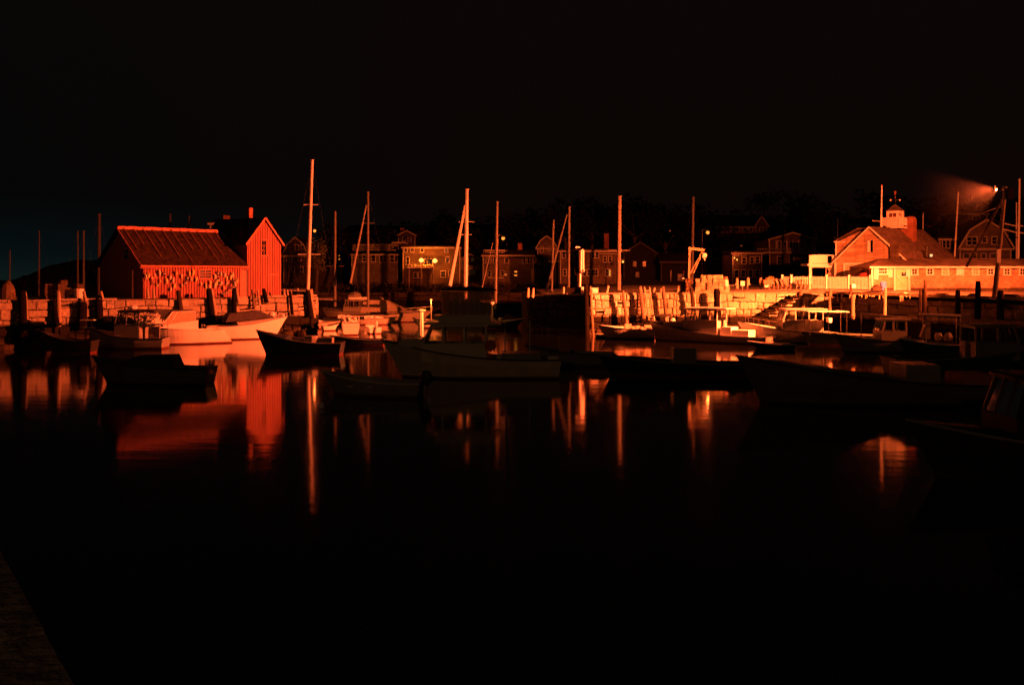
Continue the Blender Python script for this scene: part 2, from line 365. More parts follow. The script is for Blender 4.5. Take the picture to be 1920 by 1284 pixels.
# left wharf : runs away to the right
LU = Vector((.669, .743, 0)); LN = Vector((.743, -.669, 0))
LP = Vector((-42.7, 83, 0))
def LW(t, off=0, z=0): return LP + LU * t + LN * off + Vector((0, 0, z))
lw = thing('granite_wharf', 'long granite block wharf under the red shack, dark weed along its foot', 'wharf', LW(0))
w_ = MB(); a, b_ = LW(-14), LW(32.7)
stone_face(w_, (a.x, a.y), (b_.x, b_.y), -.6, 3.9, LN, 3, .55, .95, .7, 2.3)
c_ = LW(32.7, -14)
stone_face(w_, (b_.x, b_.y), (c_.x, c_.y), -.6, 3.9, LU, 4)
w_.build('wall_face', granite, lw)
q = MB(); q.prism([LW(-14, -.33, -1), LW(32.4, -.33, -1), LW(32.4, -26, -1), LW(-14, -26, -1)], (0, 0, 4.86)); q.build('rubble_core', mortar, lw)
q = MB(); q.prism([LW(-14, -.45, 3.87), LW(32.2, -.45, 3.87), LW(32.2, -26, 3.87), LW(-14, -26, 3.87)], (0, 0, .06)); q.build('gravel_top', gravel, lw)
q = MB(); t = -13.8
rr = random.Random(5)
while t < 32:
    w = rr.uniform(1.1, 2.6); w = min(w, 32.5 - t)
    M = Matrix((LU, -LN, Vector((0, 0, 1)))).transposed()
    if not 8.5 < t < 22: q.box(LW(t + w / 2, -.38, 4.0 + rr.uniform(-.03, .05)), (w - .06, rr.uniform(.75, .95), .2), M)
    t += w
q.build('capstones', granite, lw)
q = MB(); boulder_row(q, LW(-3, .5).xy, LW(32, .5).xy, 70, 9); tag(q.build('foot_boulders', granite, lw), kind='stuff')

# right wharf
RA = Vector((1.7, 110, 0)); RB = Vector((8.0, 103, 0)); RC = Vector((29.8, 103, 0)); RD = Vector((31.2, 99.5, 0)); RE = Vector((40.3, 74.5, 0)); RF = Vector((62, 60, 0))
rw = thing('granite_wharf', 'brightly lit granite wharf with a stone stair, below the shingled club house', 'wharf', RB)
q = MB()
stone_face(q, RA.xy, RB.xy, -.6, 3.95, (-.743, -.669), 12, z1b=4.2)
q.build('end_wall', stone_mat('shade-darkened stone', (.018, .015, .011)), rw)  # end wall turned from the lamp: its shade is put into the colour
q = MB()
stone_face(q, RB.xy, (17, 103), -.6, 4.2, (0, -1), 21, .5, .95, .4, 1.15, z1b=4.3)
stone_face(q, (17, 103), RC.xy, -.6, 4.3, (0, -1), 22, .62, .9, .6, 1.35, z1b=4.35)
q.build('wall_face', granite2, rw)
EU = (RE - RD).normalized(); EN = Vector((EU.y, -EU.x, 0))      # outwards (left)
if EN.x > 0: EN = -EN
q = MB(); s0 = RD - EN * 3.2 + Vector((0, 1, 0)); s1 = RE - EN * 3.2
stone_face(q, (RC.x, RC.y), (RC.x + 3.4, RC.y - 2.0), -.6, 4.3, (-.6, -.8), 33)
stone_face(q, (RC.x + 3.4, RC.y - 2.0), s1.xy, -.6, 4.2, EN, 34, .6, 1.0, .9, 2.4)
q.build('recessed_wall', granite, rw)
q = MB(); boulder_row(q, (8.6, 102.3), (29, 102.3), 75, 10, .28, .6, .0); tag(q.build('foot_boulders', granite2, rw), kind='stuff')
# core and top surface
q = MB(); q.prism([(RA.x + .35, RA.y + .25, -1), (RB.x + .25, RB.y + .4, -1), (RC.x, RC.y + .4, -1), (RC.x + 3.5, RC.y - 1.6, -1), (s1.x + .3, s1.y, -1), (75, 66, -1), (90, 150, -1), (1.5, 150, -1)], (0, 0, 4.85)); q.build('rubble_core', mortar, rw)
q = MB()
edge = [(RA.x + .2, RA.y + .2, 3.9), (RB.x + .1, RB.y + .1, 4.18), (17, 103.1, 4.3), (RC.x, RC.y + .1, 4.33), (RC.x + 3.5, RC.y - 1.8, 4.33), (s1.x, s1.y, 4.2), (75, 66, 4.2)]
mid = [(3.5, 113, 4.1), (10, 108, 4.25), (18, 107.5, 4.5), (28, 106, 4.72), (36, 99.5, 4.68), (47, 84, 4.5), (85, 84, 4.5)]
far = [(3.5, 150, 4.2), (10, 150, 4.3), (18, 150, 4.8), (32, 150, 4.85), (45, 150, 4.85), (70, 150, 4.85), (120, 150, 4.85)]
q.v = [Vector(p) for p in edge + mid + far]; n = len(edge)
q.f = [(r * n + i, r * n + i + 1, (r + 1) * n + i + 1, (r + 1) * n + i) for r in range(2) for i in range(n - 1)]
q.build('gravel_top', gravel, rw)
# cap timbers along the lit edge
q = MB(); rr = random.Random(8)
for a, b_ in ((RA, RB), (RB, Vector((17, 103, 0))), (Vector((17, 103, 0)), RC)):
    za = {RA.x: 4.02, RB.x: 4.24, 17.0: 4.36}[a.x]; zb = {8.0: 4.24, 17.0: 4.36, RC.x: 4.4}[b_.x]
    nseg = 3; off = Vector((0, .22, 0))
    for k in range(nseg):
        p = a.lerp(b_, k / nseg) + Vector((0, 0, za + (zb - za) * k / nseg)) + off; r_ = a.lerp(b_, (k + .985) / nseg) + Vector((0, 0, za + (zb - za) * (k + 1) / nseg)) + off
        q.beam(p + Vector((0, 0, rr.uniform(-.02, .03))), r_ + Vector((0, 0, rr.uniform(-.02, .03))), .34, .2)
q.build('cap_timber', plank, rw)
# timber apron on pilings, right of the stair
ap = thing('timber_apron', 'plank walkway on pilings along the wharf edge in front of the club house', 'walkway', RD)
q = MB(); L = (RE - RD).length; t = 0
while t < L:
    w = .3; p = RD + EU * (t + w / 2); z = 4.42 - .2 * t / L
    q.box((p - EN * 1.75 + Vector((0, 0, z))), (w - .025, 3.5, .07), Matrix((EU, EN, Vector((0, 0, 1)))).transposed()); t += w
q.build('planking', pbr('pale planking', (.5, .43, .3), .85, .3, 1.2, .4, 6), ap)  # planking paler than the other wharf planks
q = MB(); q.beam(RD + Vector((0, 0, 4.52)) - EN * .2, RE + Vector((0, 0, 4.32)) - EN * .2, .26, .2)
q.build('edge_timber', pale_pile, ap)
q = MB()
for o_ in (.1, 1.6, 3.0): q.beam(RD + Vector((0, 0, 4.22)) - EN * o_, RE + Vector((0, 0, 4.02)) - EN * o_, .2, .3)
q.build('stringer', creosote_and_shade, ap)
q = MB()
rr = random.Random(2)
for k in range(34):
    t = rr.uniform(.2, 12); p = RD + EU * t + EN * .06; q.tube(p + Vector((0, 0, 4.35)), p + Vector((rr.uniform(-.1, .1), 0, 4.35 - rr.uniform(.1, .55))), .05, .03, 5)
q.build('weed_fringe', rope, ap)
q = MB(); q.bb(RC.x + .2, RD.x + .4, RD.y + .2, RC.y + .2, 4.27, 4.37); q.build('landing', plank, ap)

# stone stair going down to the left, set against the lit wall
st = thing('stone_stair', 'stone stair with dark steps descending leftwards along the bright wharf wall', 'stair', (29, 102, 0))
q = MB(); top = W(1497, 551, 102); bot = W(1408, 603, 102); NS = 8
for k in range(NS):
    f = (k + .5) / NS; x = top.x + (bot.x - top.x) * f; z = top.z + (bot.z - top.z) * f; w = (top.x - bot.x) / NS; h = (top.z - bot.z) / NS
    d = MB(); d.bb(x - w * .95, x + w * .8, 102.0, 102.9, z - h * .62, z); d.build('step', creosote_and_shade, st)  # black step boxes carry the shade of the left-facing risers
    q.bb(x - w * .3, x + w * 1.6, 102.25, 102.9, z - h, z - h * .63)
q.build('stone_base', granite2, st)
q = MB(); q.bb(top.x + .5, top.x + 1.2, 102.3, 102.9, -.5, 2.9); q.bb(top.x + .7, top.x + 1.1, 102.3, 102.9, 2.9, 4.1); q.build('buttress', granite2, st)

# near quay at the bottom left corner of the view
qe = thing('granite_quay', 'edge of the near granite quay in the bottom left corner', 'quay', (-5, 3, 0))
def QL(t): return Vector((-2.93 + .5547 * t, 5.7 - .832 * t, 0))
q = MB(); q.prism([QL(-12) + Vector((0, 0, -1)), QL(14) + Vector((0, 0, -1)), Vector((-6, -12, -1)), Vector((-22, -6, -1))], (0, 0, 5.2)); q.build('core', granite, qe)
q = MB(); t = -12; rr = random.Random(4); qu = Vector((.5547, -.832, 0)); qn = Vector((-.832, -.5547, 0)); M = Matrix((qu, qn, Vector((0, 0, 1)))).transposed()
while t < 13:
    w = rr.uniform(.9, 1.7)
    for k in range(3): q.box(QL(t + w / 2) + qn * (.45 + k * .95) + Vector((0, 0, 4.3 + rr.uniform(-.02, .02))), (w - .03, .92, .22), M)
    t += w
q.build('paving_blocks', granite, qe)

# ---------------------------------------------------------------- pilings
def piling(xt, yt, xb, yb, Y, r, mat, label, cat='piling', group=None, tip=None, Yb=None):
    top = W(xt, yt, Y); b = W(xb, yb, Yb or Y)
    if b.z < .6: b = b + (b - top) * ((b.z + .8) / max(.1, top.z - b.z))
    o = thing('piling', label, cat, (b.x, b.y, b.z), 0, group)
    q = MB(); rr = random.Random(int(xt * 7 + yt)); N = 10; d = (top - b)
    pts = []; n = 9; qm = d.to_track_quat('Z', 'Y').to_matrix()
    for k in range(n + 1):
        f = k / n; rad = r * (1.12 - .2 * f) * rr.uniform(.95, 1.05)
        if k == n: rad *= .8
        pts.append((rad, d.length * f + rr.uniform(-.02, .02)))
    q.lathe(b, pts, N, qm); q.build('trunk', mat, o)
    if tip: s = MB(); s.lathe(top - d.normalized() * .02, [(r * .6, 0), (r * .95, .03), (r * .85, .1), (r * .3, .16)], 10, qm); s.build('cap', tip, o)
    return o
GL = 'pilings leaning on the left wharf'
def lwY(px, off=.5):      # depth of the left wharf face at photo column px
    k = (px - 960) / FPX; t = (k * (LP.y + LN.y * off) - LP.x - LN.x * off) / (LU.x - k * LU.y); return (LW(t, off)).y
left = [  # thick ones coloured black in place of their shade
 (42, 546, 44, 653, 0.34, creosote_and_shade, 'thick dark piling at the far left of the wharf with a pale tip beside it'),
 (47, 547, 50, 600, .14, pale_pile, 'thin pale-tipped stake close against the thick far left piling'),
 (101, 562, 107, 612, 0.26, creosote_and_shade, 'squat dark piling left of the pair under the stacked lobster traps'),
 (109, 545, 111, 612, .2, pale_pile, 'pale slender piling in front of the stacked lobster traps'),
 (155, 566, 153, 618, 0.41, creosote_and_shade, 'stout black piling before the bright white tub'),
 (157, 546, 161, 566, .13, pale_pile, 'thin stake with a bright tip above the stout black piling'),
 (185, 560, 186, 612, 0.34, creosote_and_shade, 'black piling left of the shack gable end'),
 (189, 546, 193, 562, .12, pale_pile, 'thin leaning stake left of the dark shack gable'),
 (334, 544, 340, 592, .24, pile, 'short leaning piling in front of the buoy wall'),
 (391, 541, 399, 606, 0.28, creosote_and_shade, 'tall dark double piling below the shack window'),
 (397, 542, 405, 602, .17, pale_pile, 'pale piling leaning beside the tall dark one below the shack window'),
 (439, 540, 439, 592, 0.25, creosote_and_shade, 'dark piling under the corner door of the shack'),
 (443, 541, 448, 570, .14, pale_pile, 'pale stake lashed to the dark piling under the corner door'),
 (473, 543, 477, 580, .15, grey_pile, 'left stake of the small ladder frame below the tower'),
 (483, 544, 487, 572, .12, pale_pile, 'right stake of the small ladder frame below the tower'),
 (494, 541, 500, 568, 0.21, creosote_and_shade, 'dark leaning piling in front of the tower'),
 (544, 546, 548, 590, 0.16, creosote_and_shade, 'dark piling by the rubble at the wharf end'),
 (577, 543, 582, 594, 0.28, creosote_and_shade, 'thick black piling near the wharf end'),
 (581, 543, 590, 596, .12, pale_pile, 'pale brace leaning across the thick black end piling'),
]
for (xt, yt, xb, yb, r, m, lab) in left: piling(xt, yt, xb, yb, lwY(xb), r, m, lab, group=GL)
for (x, y0, y1, r, lab) in [(276, 542, 558, .13, 'left of two pale posts at the shack corner'), (287, 542, 558, .12, 'right of two pale posts at the shack corner'),
        (532, 542, 557, .12, 'first pale stake right of the tower'), (538.5, 543, 557, .1, 'second pale stake right of the tower'), (545, 544, 557, .09, 'thin third stake right of the tower'),
        (558, 541, 556, .13, 'single pale stake midway to the wharf end'), (584, 542, 557, .13, 'last pale stake on the wharf end')]:
    o = piling(x, y0, x + 2, y1 + 2, lwY(x, -.9), r, pale_pile, lab, 'stake', 'stakes standing on the left wharf')
    o.name = 'stake'
q = thing('ladder_frame', 'small rung frame between two stakes below the tower', 'ladder', W(480, 570, lwY(480) - .1))
s = MB(); Yy = lwY(480) - .05
for y in (562, 572): s.tube(W(474, y, Yy), W(487, y - 1, Yy), .07, .07, 6)
s.build('rungs', pale_pile, q)
GR = 'pilings leaning on the bright right wharf'
right = [
 (1106.5, 536, 1113, 640, 102.0, .12, grey_pile, 'tall pale piling at the left corner of the bright wharf wall', 4),
 (1099, 534, 1101, 640, 102.2, .27, creosote_and_shade, 'thick black piling beside the tall pale corner one', 0),
 (1168, 545, 1176, 612, 102.1, .15, grey_pile, 'pale leaning piling with a twisted head, right of the corner', 0),
 (1200, 537, 1207, 597, 102.2, .2, grey_pile, 'piling just left of the wooden ladder', 0),
 (1243, 537, 1250, 602, 102.2, .17, grey_pile, 'piling just right of the wooden ladder', 0),
 (1296, 540, 1301, 582, 102.0, .2, pile, 'dark piling below the stack of lobster traps', 0),
 (1344, 541, 1346, 602, 101.6, .34, creosote_and_shade, 'thick black piling with a small bright tag, right of the traps', 0),
]
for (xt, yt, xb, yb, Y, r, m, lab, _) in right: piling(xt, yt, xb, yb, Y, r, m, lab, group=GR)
def apY(px):     # depth of the apron edge at column px
    k = (px - 960) / FPX; p = RD + EN * .25; t = (k * p.y - p.x) / (EU.x - k * EU.y); return (p + EU * t).y
GA = 'pilings under the plank walkway'
for (x, y0, y1, r, m, lab) in [
 (1502, 544, 586, .2, grey_pile, 'bright piling beside the foot of the stone stair landing'),
 (1557, 541, 580, .15, grey_pile, 'slim bright piling second from the stair'),
 (1600, 552, 590, .17, grey_pile, 'bent bright piling below the white box post'),
 (1660, 540, 584, .14, grey_pile, 'bright piling in front of the blue barrel'),
 (1729, 543, 588, .28, pile, 'dark broad piling with a taller one against it'),
 (1735, 526, 592, .15, pile, 'tall dark piling with one bright edge, right of the white gate'),
 (1796, 543, 590, .2, pile, 'dim piling between the two tall black ones'),
 (1834, 527, 590, .22, creosote_and_shade, 'tall black piling left of the utility pole'),
 (1876, 544, 592, .26, pile, 'squat dark piling at the far right edge')]:
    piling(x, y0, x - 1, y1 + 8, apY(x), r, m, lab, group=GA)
for (x, y0, y1, dx, lab) in [(1141, 535, 550, -4, 'short leaning stake on the wharf left of the tall blurred mast'), (1227, 539, 550, -2, 'left hooked post of the ladder'), (1240, 541, 550, -1, 'right hooked post of the ladder'), (1272, 536, 550, -2, 'lone stake right of the ladder on the wharf'), (1242.5, 466, 467, 0, '')]:
    if not lab: continue
    o = piling(x, y0, x + dx, y1 + 2, 103.6, .12, pale_pile, lab, 'stake', 'stakes on the bright right wharf'); o.name = 'stake'
for (x, y0, lab) in [(991, 540, 'left post of the lit pair at the dark pier end'), (1000, 540, 'right post of the lit pair at the dark pier end'), (1057, 538, 'short lit post left of the black hoist')]:
    o = piling(x, y0, x - 1, 558, 108.5 if x < 1010 else 106.5, .14, pale_pile, lab, 'stake', 'lit posts on the pier end'); o.name = 'stake'
# ladder
ld = thing('wooden_ladder', 'wooden ladder leaning on the bright wharf wall', 'ladder', W(1218, 600, 102))
a0, a1, b0, b1 = W(1208, 538, 102.5), W(1217, 600, 101.9), W(1217.5, 538, 102.5), W(1226, 598, 101.9)
q = MB(); q.tube(a0, a1, .075, .075, 6); q.tube(b0, b1, .075, .075, 6); q.build('rails', pale_pile, ld)
q = MB()
for k in range(9):
    f = .12 + .1 * k; q.beam(a0.lerp(a1, f), b0.lerp(b1, f), .06, .12)
q.build('rungs', pale_pile, ld)
# ================================================================ RED SHACK on the left wharf
C1 = Vector((-35.95, 97, 0)); HV = Vector((-.743, .669, 0))
def H(t, d=0, z=0): return C1 + LU * t + HV * d + Vector((0, 0, z))      # d goes back, -d towards the camera
ROT = Matrix((LU, HV, Vector((0, 0, 1)))).transposed()
sh = thing('fishing_shack', 'red board fishing shack with a tall narrow gabled wing, lobster buoys on its wall', 'shack', H(6, 2, 3.95))
LM = 11.65; ZB = 3.95; ZE = 7.35; ZR = 10.85; DM = 9.0
q = MB()
q.prism([H(0, 0, ZB), H(LM, 0, ZB), H(LM, 0, ZE), H(0, 0, ZE)], HV * .15)                           # front
g0 = [H(0, 0, ZB), H(0, 0, ZE), H(0, DM / 2, ZR), H(0, DM, ZE), H(0, DM, ZB)]
q.prism(g0, LU * .15); q.prism([p + LU * (LM - .15) for p in g0], LU * .15); q.prism([H(0, DM, ZB), H(LM, DM, ZB), H(LM, DM, ZE), H(0, DM, ZE)], HV * -.15)
q.build('wall', redboard, sh)
q = MB(); rr = random.Random(1); t = .12
while t < LM - .1:        # batten strips
    q.box(H(t, -.004, (ZB + ZE) / 2), (.075, .012, ZE - ZB - .02), ROT); t += .30 + rr.uniform(-.02, .02)
q.build('board_joints', joint, sh)
q = MB()                  # main roof, two slopes
e = .45
for sgn in (1, -1):
    d0 = -.4 if sgn == 1 else DM + .4; ze = ZE - .3
    q.prism([H(-e, d0, ze), H(LM - .02, d0, ze), H(LM - .75, DM / 2, ZR + .02), H(-e, DM / 2, ZR + .02)], (0, 0, .14))
q.build('roof', pbr('lichened shack roof', (.038, .022, .016), .95, .65, 2.2, .8, 12, stretch=(1, 1, .35), spec=.05), sh)
q = MB()
q.beam(H(-e, DM / 2 - .18, ZR + .10), H(LM - .8, DM / 2 - .18, ZR + .10), .12, .34); q.beam(H(-e, DM / 2 + .05, ZR + .26), H(LM - .8, DM / 2 + .05, ZR + .26), .5, .06)
q.build('ridge_board', redtrim, sh)
q = MB()
for k in range(11):       # battens down the slope
    t = .2 + k * 1.02; sl = random.uniform(.35, .95)
    q.beam(H(t, DM / 2 - .3, ZR - .05 + .16), H(t + .0, DM / 2 - .3 - (DM / 2) * sl, ZR - .05 + .16 - (ZR - ZE + .05) * sl * 1.0 - .02), .07, .03)
q.build('roof_battens', pbr('roof lath', (.15, .07, .045), .9, .4, 3), sh)
q = MB(); q.beam(H(-e - .02, -.42, ZE - .24), H(-e - .02, DM / 2, ZR + .07), .05, .2); q.beam(H(-e, -.43, ZE - .25), H(LM, -.43, ZE - .25), .05, .14)
q.build('barge_board', redtrim, sh)
# small porch roof and post at the dark corner
q = MB(); q.prism([H(-.5, -.42, ZE - .5), H(1.4, -.42, ZE - .5), H(1.4, -.1, ZE - .3), H(-.5, .6, ZE - .2)], (0, 0, .09)); q.build('corner_hood', redboard, sh)
q = MB(); q.tube(H(-.6, 1.0, ZB), H(-.6, 1.0, ZE - .3), .12, .11, 8); q.build('corner_post', pile, sh)
fn = -HV
window(sh, ray_plane(384.5, 514, H(0), HV) - HV * 0, 1.35, .82, fn, mull=(1, 2), frame=redtrim, fw=.1)
p = ray_plane(455, 531, H(0), HV)
q = MB(); q.box(p - HV * .05 + Vector((0, 0, 0)), (.78, .07, 2.7), ROT); dr = q.build('door', redtrim, sh)
q = MB(); q.box(ray_plane(462.3, 530, H(0), HV) - HV * .02, (.2, .05, 2.7), ROT); q.build('door_gap', black, sh)
q = MB(); q.tube(p - HV * .1 + LU * .28, p - HV * .16 + LU * .28, .05, .05, 8); q.build('handle', steel, dr)
# gable end (dark): lit strip and little window
q = MB(); q.box(H(-.06, 4.0, 9.35), (.08, 1.5, .17), ROT); q.build('gable_board', redtrim, sh)
window(sh, H(0, 3.3, 8.3), .9, 1.0, -LU, mull=(1, 1), frame=redtrim, fw=.08)
q = MB(); q.box(H(-.06, 4.6, 5.3), (.08, 2.4, 2.5), ROT); q.build('barn_door', redboard, sh)
# tower wing
T0, T1 = 11.68, 15.95; TM = (T0 + T1) / 2; ZTE = 9.75; ZTR = 12.35; DT = 9.0
q = MB(); g0 = [H(T0, -.04, ZB), H(T1, -.04, ZB), H(T1, -.04, ZTE), H(TM, -.04, ZTR), H(T0, -.04, ZTE)]
q.prism(g0, HV * .15); q.prism([p + HV * DT for p in g0], HV * .15)
q.prism([H(T0, .12, ZB), H(T0, DT, ZB), H(T0, DT, ZTE), H(T0, .12, ZTE)], LU * .12); q.prism([H(T1, .12, ZB), H(T1, DT, ZB), H(T1, DT, ZTE), H(T1, .12, ZTE)], LU * -.12)
q.build('tower_wall', redboard, sh)
q = MB(); t = T0 + .12
while t < T1:
    zt = ZTE + (ZTR - ZTE) * (1 - abs(t - TM) / ((T1 - T0) / 2)) - .05
    q.box(H(t, -.044, (ZB + zt) / 2), (.07, .012, zt - ZB), ROT); t += .30 + rr.uniform(-.02, .02)
q.build('tower_board_joints', joint, sh)
q = MB(); dz = (ZTR - ZTE) / ((T1 - T0) / 2)
for s in (-1, 1):
    te = TM + s * ((T1 - T0) / 2 + .28); ze = ZTE - .28 * dz
    q.prism([H(te, -.25, ze), H(TM, -.25, ZTR), H(TM, DT + .4, ZTR), H(te, DT + .4, ze)], (0, 0, .13))
q.build('tower_roof', pbr('dark shack roof', (.06, .035, .03), .9, .4, 2, .4), sh)
q = MB()
for s in (-1, 1):
    te = TM + s * ((T1 - T0) / 2 + .28); q.beam(H(te, -.28, ZTE - .28 * dz + .03), H(TM, -.28, ZTR + .03), .06, .2)
q.build('tower_barge_board', redtrim, sh)
window(sh, ray_plane(494.5, 465, H(T0, -.04), HV), .58, 1.55, fn, mull=(1, 2), frame=redtrim, fw=.12)
q = MB(); q.box(H(TM + 1.0, -.115, ZB + 2.35), (1.2, .05, .1), ROT); q.box(H(TM + .4, -.115, ZB + 1.15), (.06, .05, 2.3), ROT); q.build('tower_door_frame', redtrim, sh)
ch = W(468.5, 401, 109.4); q = MB(); q.box(ch + Vector((0, 0, -1.0)), (.46, .46, 3.3), ROT); q.build('chimney', brick, sh)

# buoys
bz = [(465,685),(490,675),(520,700),(550,675),(590,650),(637,660),(595,725),(530,740),(570,765),(655,725),(690,690),(715,720),(693,800),(728,770),(745,655),(795,680),(797,765),(848,700),(830,745),(867,655),(885,705),(903,645),(930,710),(975,755),(1020,770),(1060,740),(1055,785),(1105,685),(1132,655),(1160,660),(1195,670),(1215,700),(1135,720),(1105,765),(1150,760),(1165,745),(1185,790),(1215,745),(1268,670),(1275,720),(1310,725),(1290,750),(1250,690),(1120,740)]
bc = [('white', (.75, .7, .6)), ('yellow', (.8, .6, .12)), ('orange', (.75, .3, .07)), ('dark', (.08, .08, .1)), ('pale green', (.4, .6, .35))]
protos = []
for k, (nm, col) in enumerate(bc):
    o = thing('lobster_buoy', '%s lobster buoy among those hung on the red shack wall' % nm, 'buoy', (0, 0, 0), 0, 'lobster buoys hung on the red shack')
    m = pbr(nm + ' buoy paint', col, .6, .15, 4); m2 = pbr('buoy band', (.5, .12, .08) if k % 2 else (.75, .72, .62), .6, .1, 4)
    q = MB(); q.lathe((0, 0, 0), [(.035, -.36), (.12, -.2), (.13, .18), (.05, .3)], 9); q.build('body', m, o, local=True)
    q = MB(); q.lathe((0, 0, 0), [(.133, -.06), (.134, .06)], 9); q.build('band', m2, o, local=True)
    q = MB(); q.tube((0, 0, .29), (0, 0, .5), .022, .018, 5); q.build('stick', pale_pile, o, local=True)
    protos.append([o, False])
rb = random.Random(11)
NBW = {}
WORDS = ['first', 'second', 'third', 'fourth', 'fifth', 'sixth', 'seventh', 'eighth', 'ninth', 'tenth', 'eleventh', 'twelfth', 'thirteenth', 'fourteenth', 'fifteenth', 'sixteenth', 'seventeenth', 'eighteenth', 'nineteenth', 'twentieth']
for (x, y) in sorted(bz):
    p = ray_plane(180 + x / 4.94, 380 + y / 4.94, H(0, -.22), HV)
    k = rb.choice([0, 0, 1, 1, 2, 3, 3, 4])
    if not protos[k][1]: o = protos[k][0]; protos[k][1] = True
    else: o = copy_tree(protos[k][0])
    NBW[k] = NBW.get(k, 0) + 1; o['label'] = '%s lobster buoy on the red shack wall, %s of that colour from the left' % (bc[k][0], WORDS[NBW[k] - 1])
    o.location = p; o.rotation_euler = (rb.uniform(-.12, .12), rb.uniform(-.22, .22), rb.uniform(0, 6)); s = rb.uniform(.62, .85); o.scale = (s, s, s * rb.uniform(.9, 1.3))
for o, used in protos:
    if not used:
        for c in list(o.children): bpy.data.objects.remove(c)
        bpy.data.objects.remove(o)
# anchor leaning by the corner, nets
an = thing('old_anchor', 'old bent anchor leaning on the shack wall beside the corner door', 'anchor', ray_plane(440, 555, H(0, -.5), HV))
P = [ray_plane(x, y, H(0, -.5), HV) for x, y in ((417, 552), (428, 548), (436, 540), (441, 530), (444, 520))]
q = MB(); q.path(P, .07); q.tube(P[1], ray_plane(445, 536, H(0, -.6), HV), .05, .03, 6); q.tube(P[0], P[0] + Vector((-.3, 0, .25)), .09, .02, 6); q.build('arm', steel, an)
q = MB(); q.tube(ray_plane(432, 526, H(0, -.55), HV), ray_plane(447, 545, H(0, -.55), HV), .05, .05, 6); q.build('stock', pile, an)

# lobster traps -----------------------------------------------------------------
def trap_proto(mat, dom=False):
    o = thing('lobster_trap', 'x', 'trap', (0, 0, 0), 0)
    a, b_, h = .46, .9, .31      # width (x), length (y), height
    q = MB()
    for sx in (-1, 1):
        for sz in (0, 1): q.beam((sx * a / 2, -b_ / 2, sz * h), (sx * a / 2, b_ / 2, sz * h), .045, .045)
    for sy in (-1, -.33, .33, 1):
        for sz in (0, 1): q.beam((-a / 2, sy * b_ / 2, sz * h), (a / 2, sy * b_ / 2, sz * h), .045, .045)
        for sx in (-1, 1): q.beam((sx * a / 2, sy * b_ / 2, 0), (sx * a / 2, sy * b_ / 2, h), .045, .045)
    q.build('frame', mat, o, local=True)
    q = MB()
    for k in range(1, 5):
        z = h * k / 5
        for sy in (-1, 1): q.beam((-a / 2, sy * b_ / 2, z), (a / 2, sy * b_ / 2, z), .02, .028)
        for sx in (-1, 1): q.beam((sx * a / 2, -b_ / 2, z), (sx * a / 2, b_ / 2, z), .02, .028)
    for k in range(1, 6):
        x = -a / 2 + a * k / 6
        for sy in (-1, 1): q.beam((x, sy * b_ / 2, 0), (x, sy * b_ / 2, h), .025, .02)
        q.beam((x, -b_ / 2, h), (x, b_ / 2, h), .02, .02)
    q.build('wire_mesh', mat, o, local=True)
    q = MB(); q.lathe((0, -b_ * .1, h / 2), [(.09, -.12), (.13, 0), (.09, .12)], 8, Matrix.Rotation(R(90), 3, 'X')); q.box((0, b_ * .2, .09), (a * .8, .3, .12)); q.build('netting', rope, o, local=True)
    return o
tp2 = trap_proto(pbr('shaded trap wire', (.09, .065, .04), .9, .4, 6)); used2 = False  # darker copy of the trap wire, shade and dimness put into the colour
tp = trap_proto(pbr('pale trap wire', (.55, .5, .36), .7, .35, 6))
used_tp = False; rt = random.Random(3)
def place_trap(proto, loc, rz, label, group):
    global used_tp, used2
    if proto is tp2 and not used2: o = proto; used2 = True
    elif proto is tp and not used_tp: o = proto; used_tp = True
    else: o = copy_tree(proto)
    o.location = loc; o.rotation_euler = (0, 0, rz); o['label'] = label; o['group'] = group
    return o
Z0 = 4.36
_m = MT['pale trap wire'].node_tree; _b = _m.nodes['Principled BSDF']; _s = _b.inputs['Base Color'].links[0].from_socket
_oi = nn(_m, 'ShaderNodeObjectInfo'); _r = nn(_m, 'ShaderNodeMapRange'); _r.inputs['To Min'].default_value = .35; _r.inputs['To Max'].default_value = 1.1; _x = nn(_m, 'ShaderNodeMixRGB', blend_type='MULTIPLY'); _x.inputs[0].default_value = 1
_m.links.new(_oi.outputs['Random'], _r.inputs['Value']); _m.links.new(_s, _x.inputs[1]); _m.links.new(_r.outputs[0], _x.inputs[2]); _m.links.new(_x.outputs[0], _b.inputs['Base Color'])
rowname = ['bottom', 'second', 'third', 'fourth', 'top']
for r_ in range(5):
    for c in range(6):
        if (r_, c) in ((4, 0), (3, 5), (4, 5), (2, 5)): continue
        x = W(1307 + 10.9 * c, 540, 104.2).x
        place_trap(tp, (x + rt.uniform(-.05, .05), 104.2 + rt.uniform(-.22, .1), Z0 + r_ * .385), rt.uniform(-.05, .05),
                   'wire lobster trap, %s layer and %s column of the bright stack on the right wharf' % (rowname[r_], ['leftmost', 'second', 'third', 'fourth', 'fifth', 'rightmost'][c]), 'lobster traps stacked on the right wharf')
for r_ in range(4):
    for c in range(2):
        place_trap(tp2, (W(1293, 540, 104.5).x, 104.3 + c * .55, Z0 + r_ * .385), R(90) + rt.uniform(-.05, .05), 'shaded sideways lobster trap at the left end of the bright stack, %s layer, %s row' % (rowname[r_], ['front', 'back'][c]), 'sideways traps at the left end of the stack')
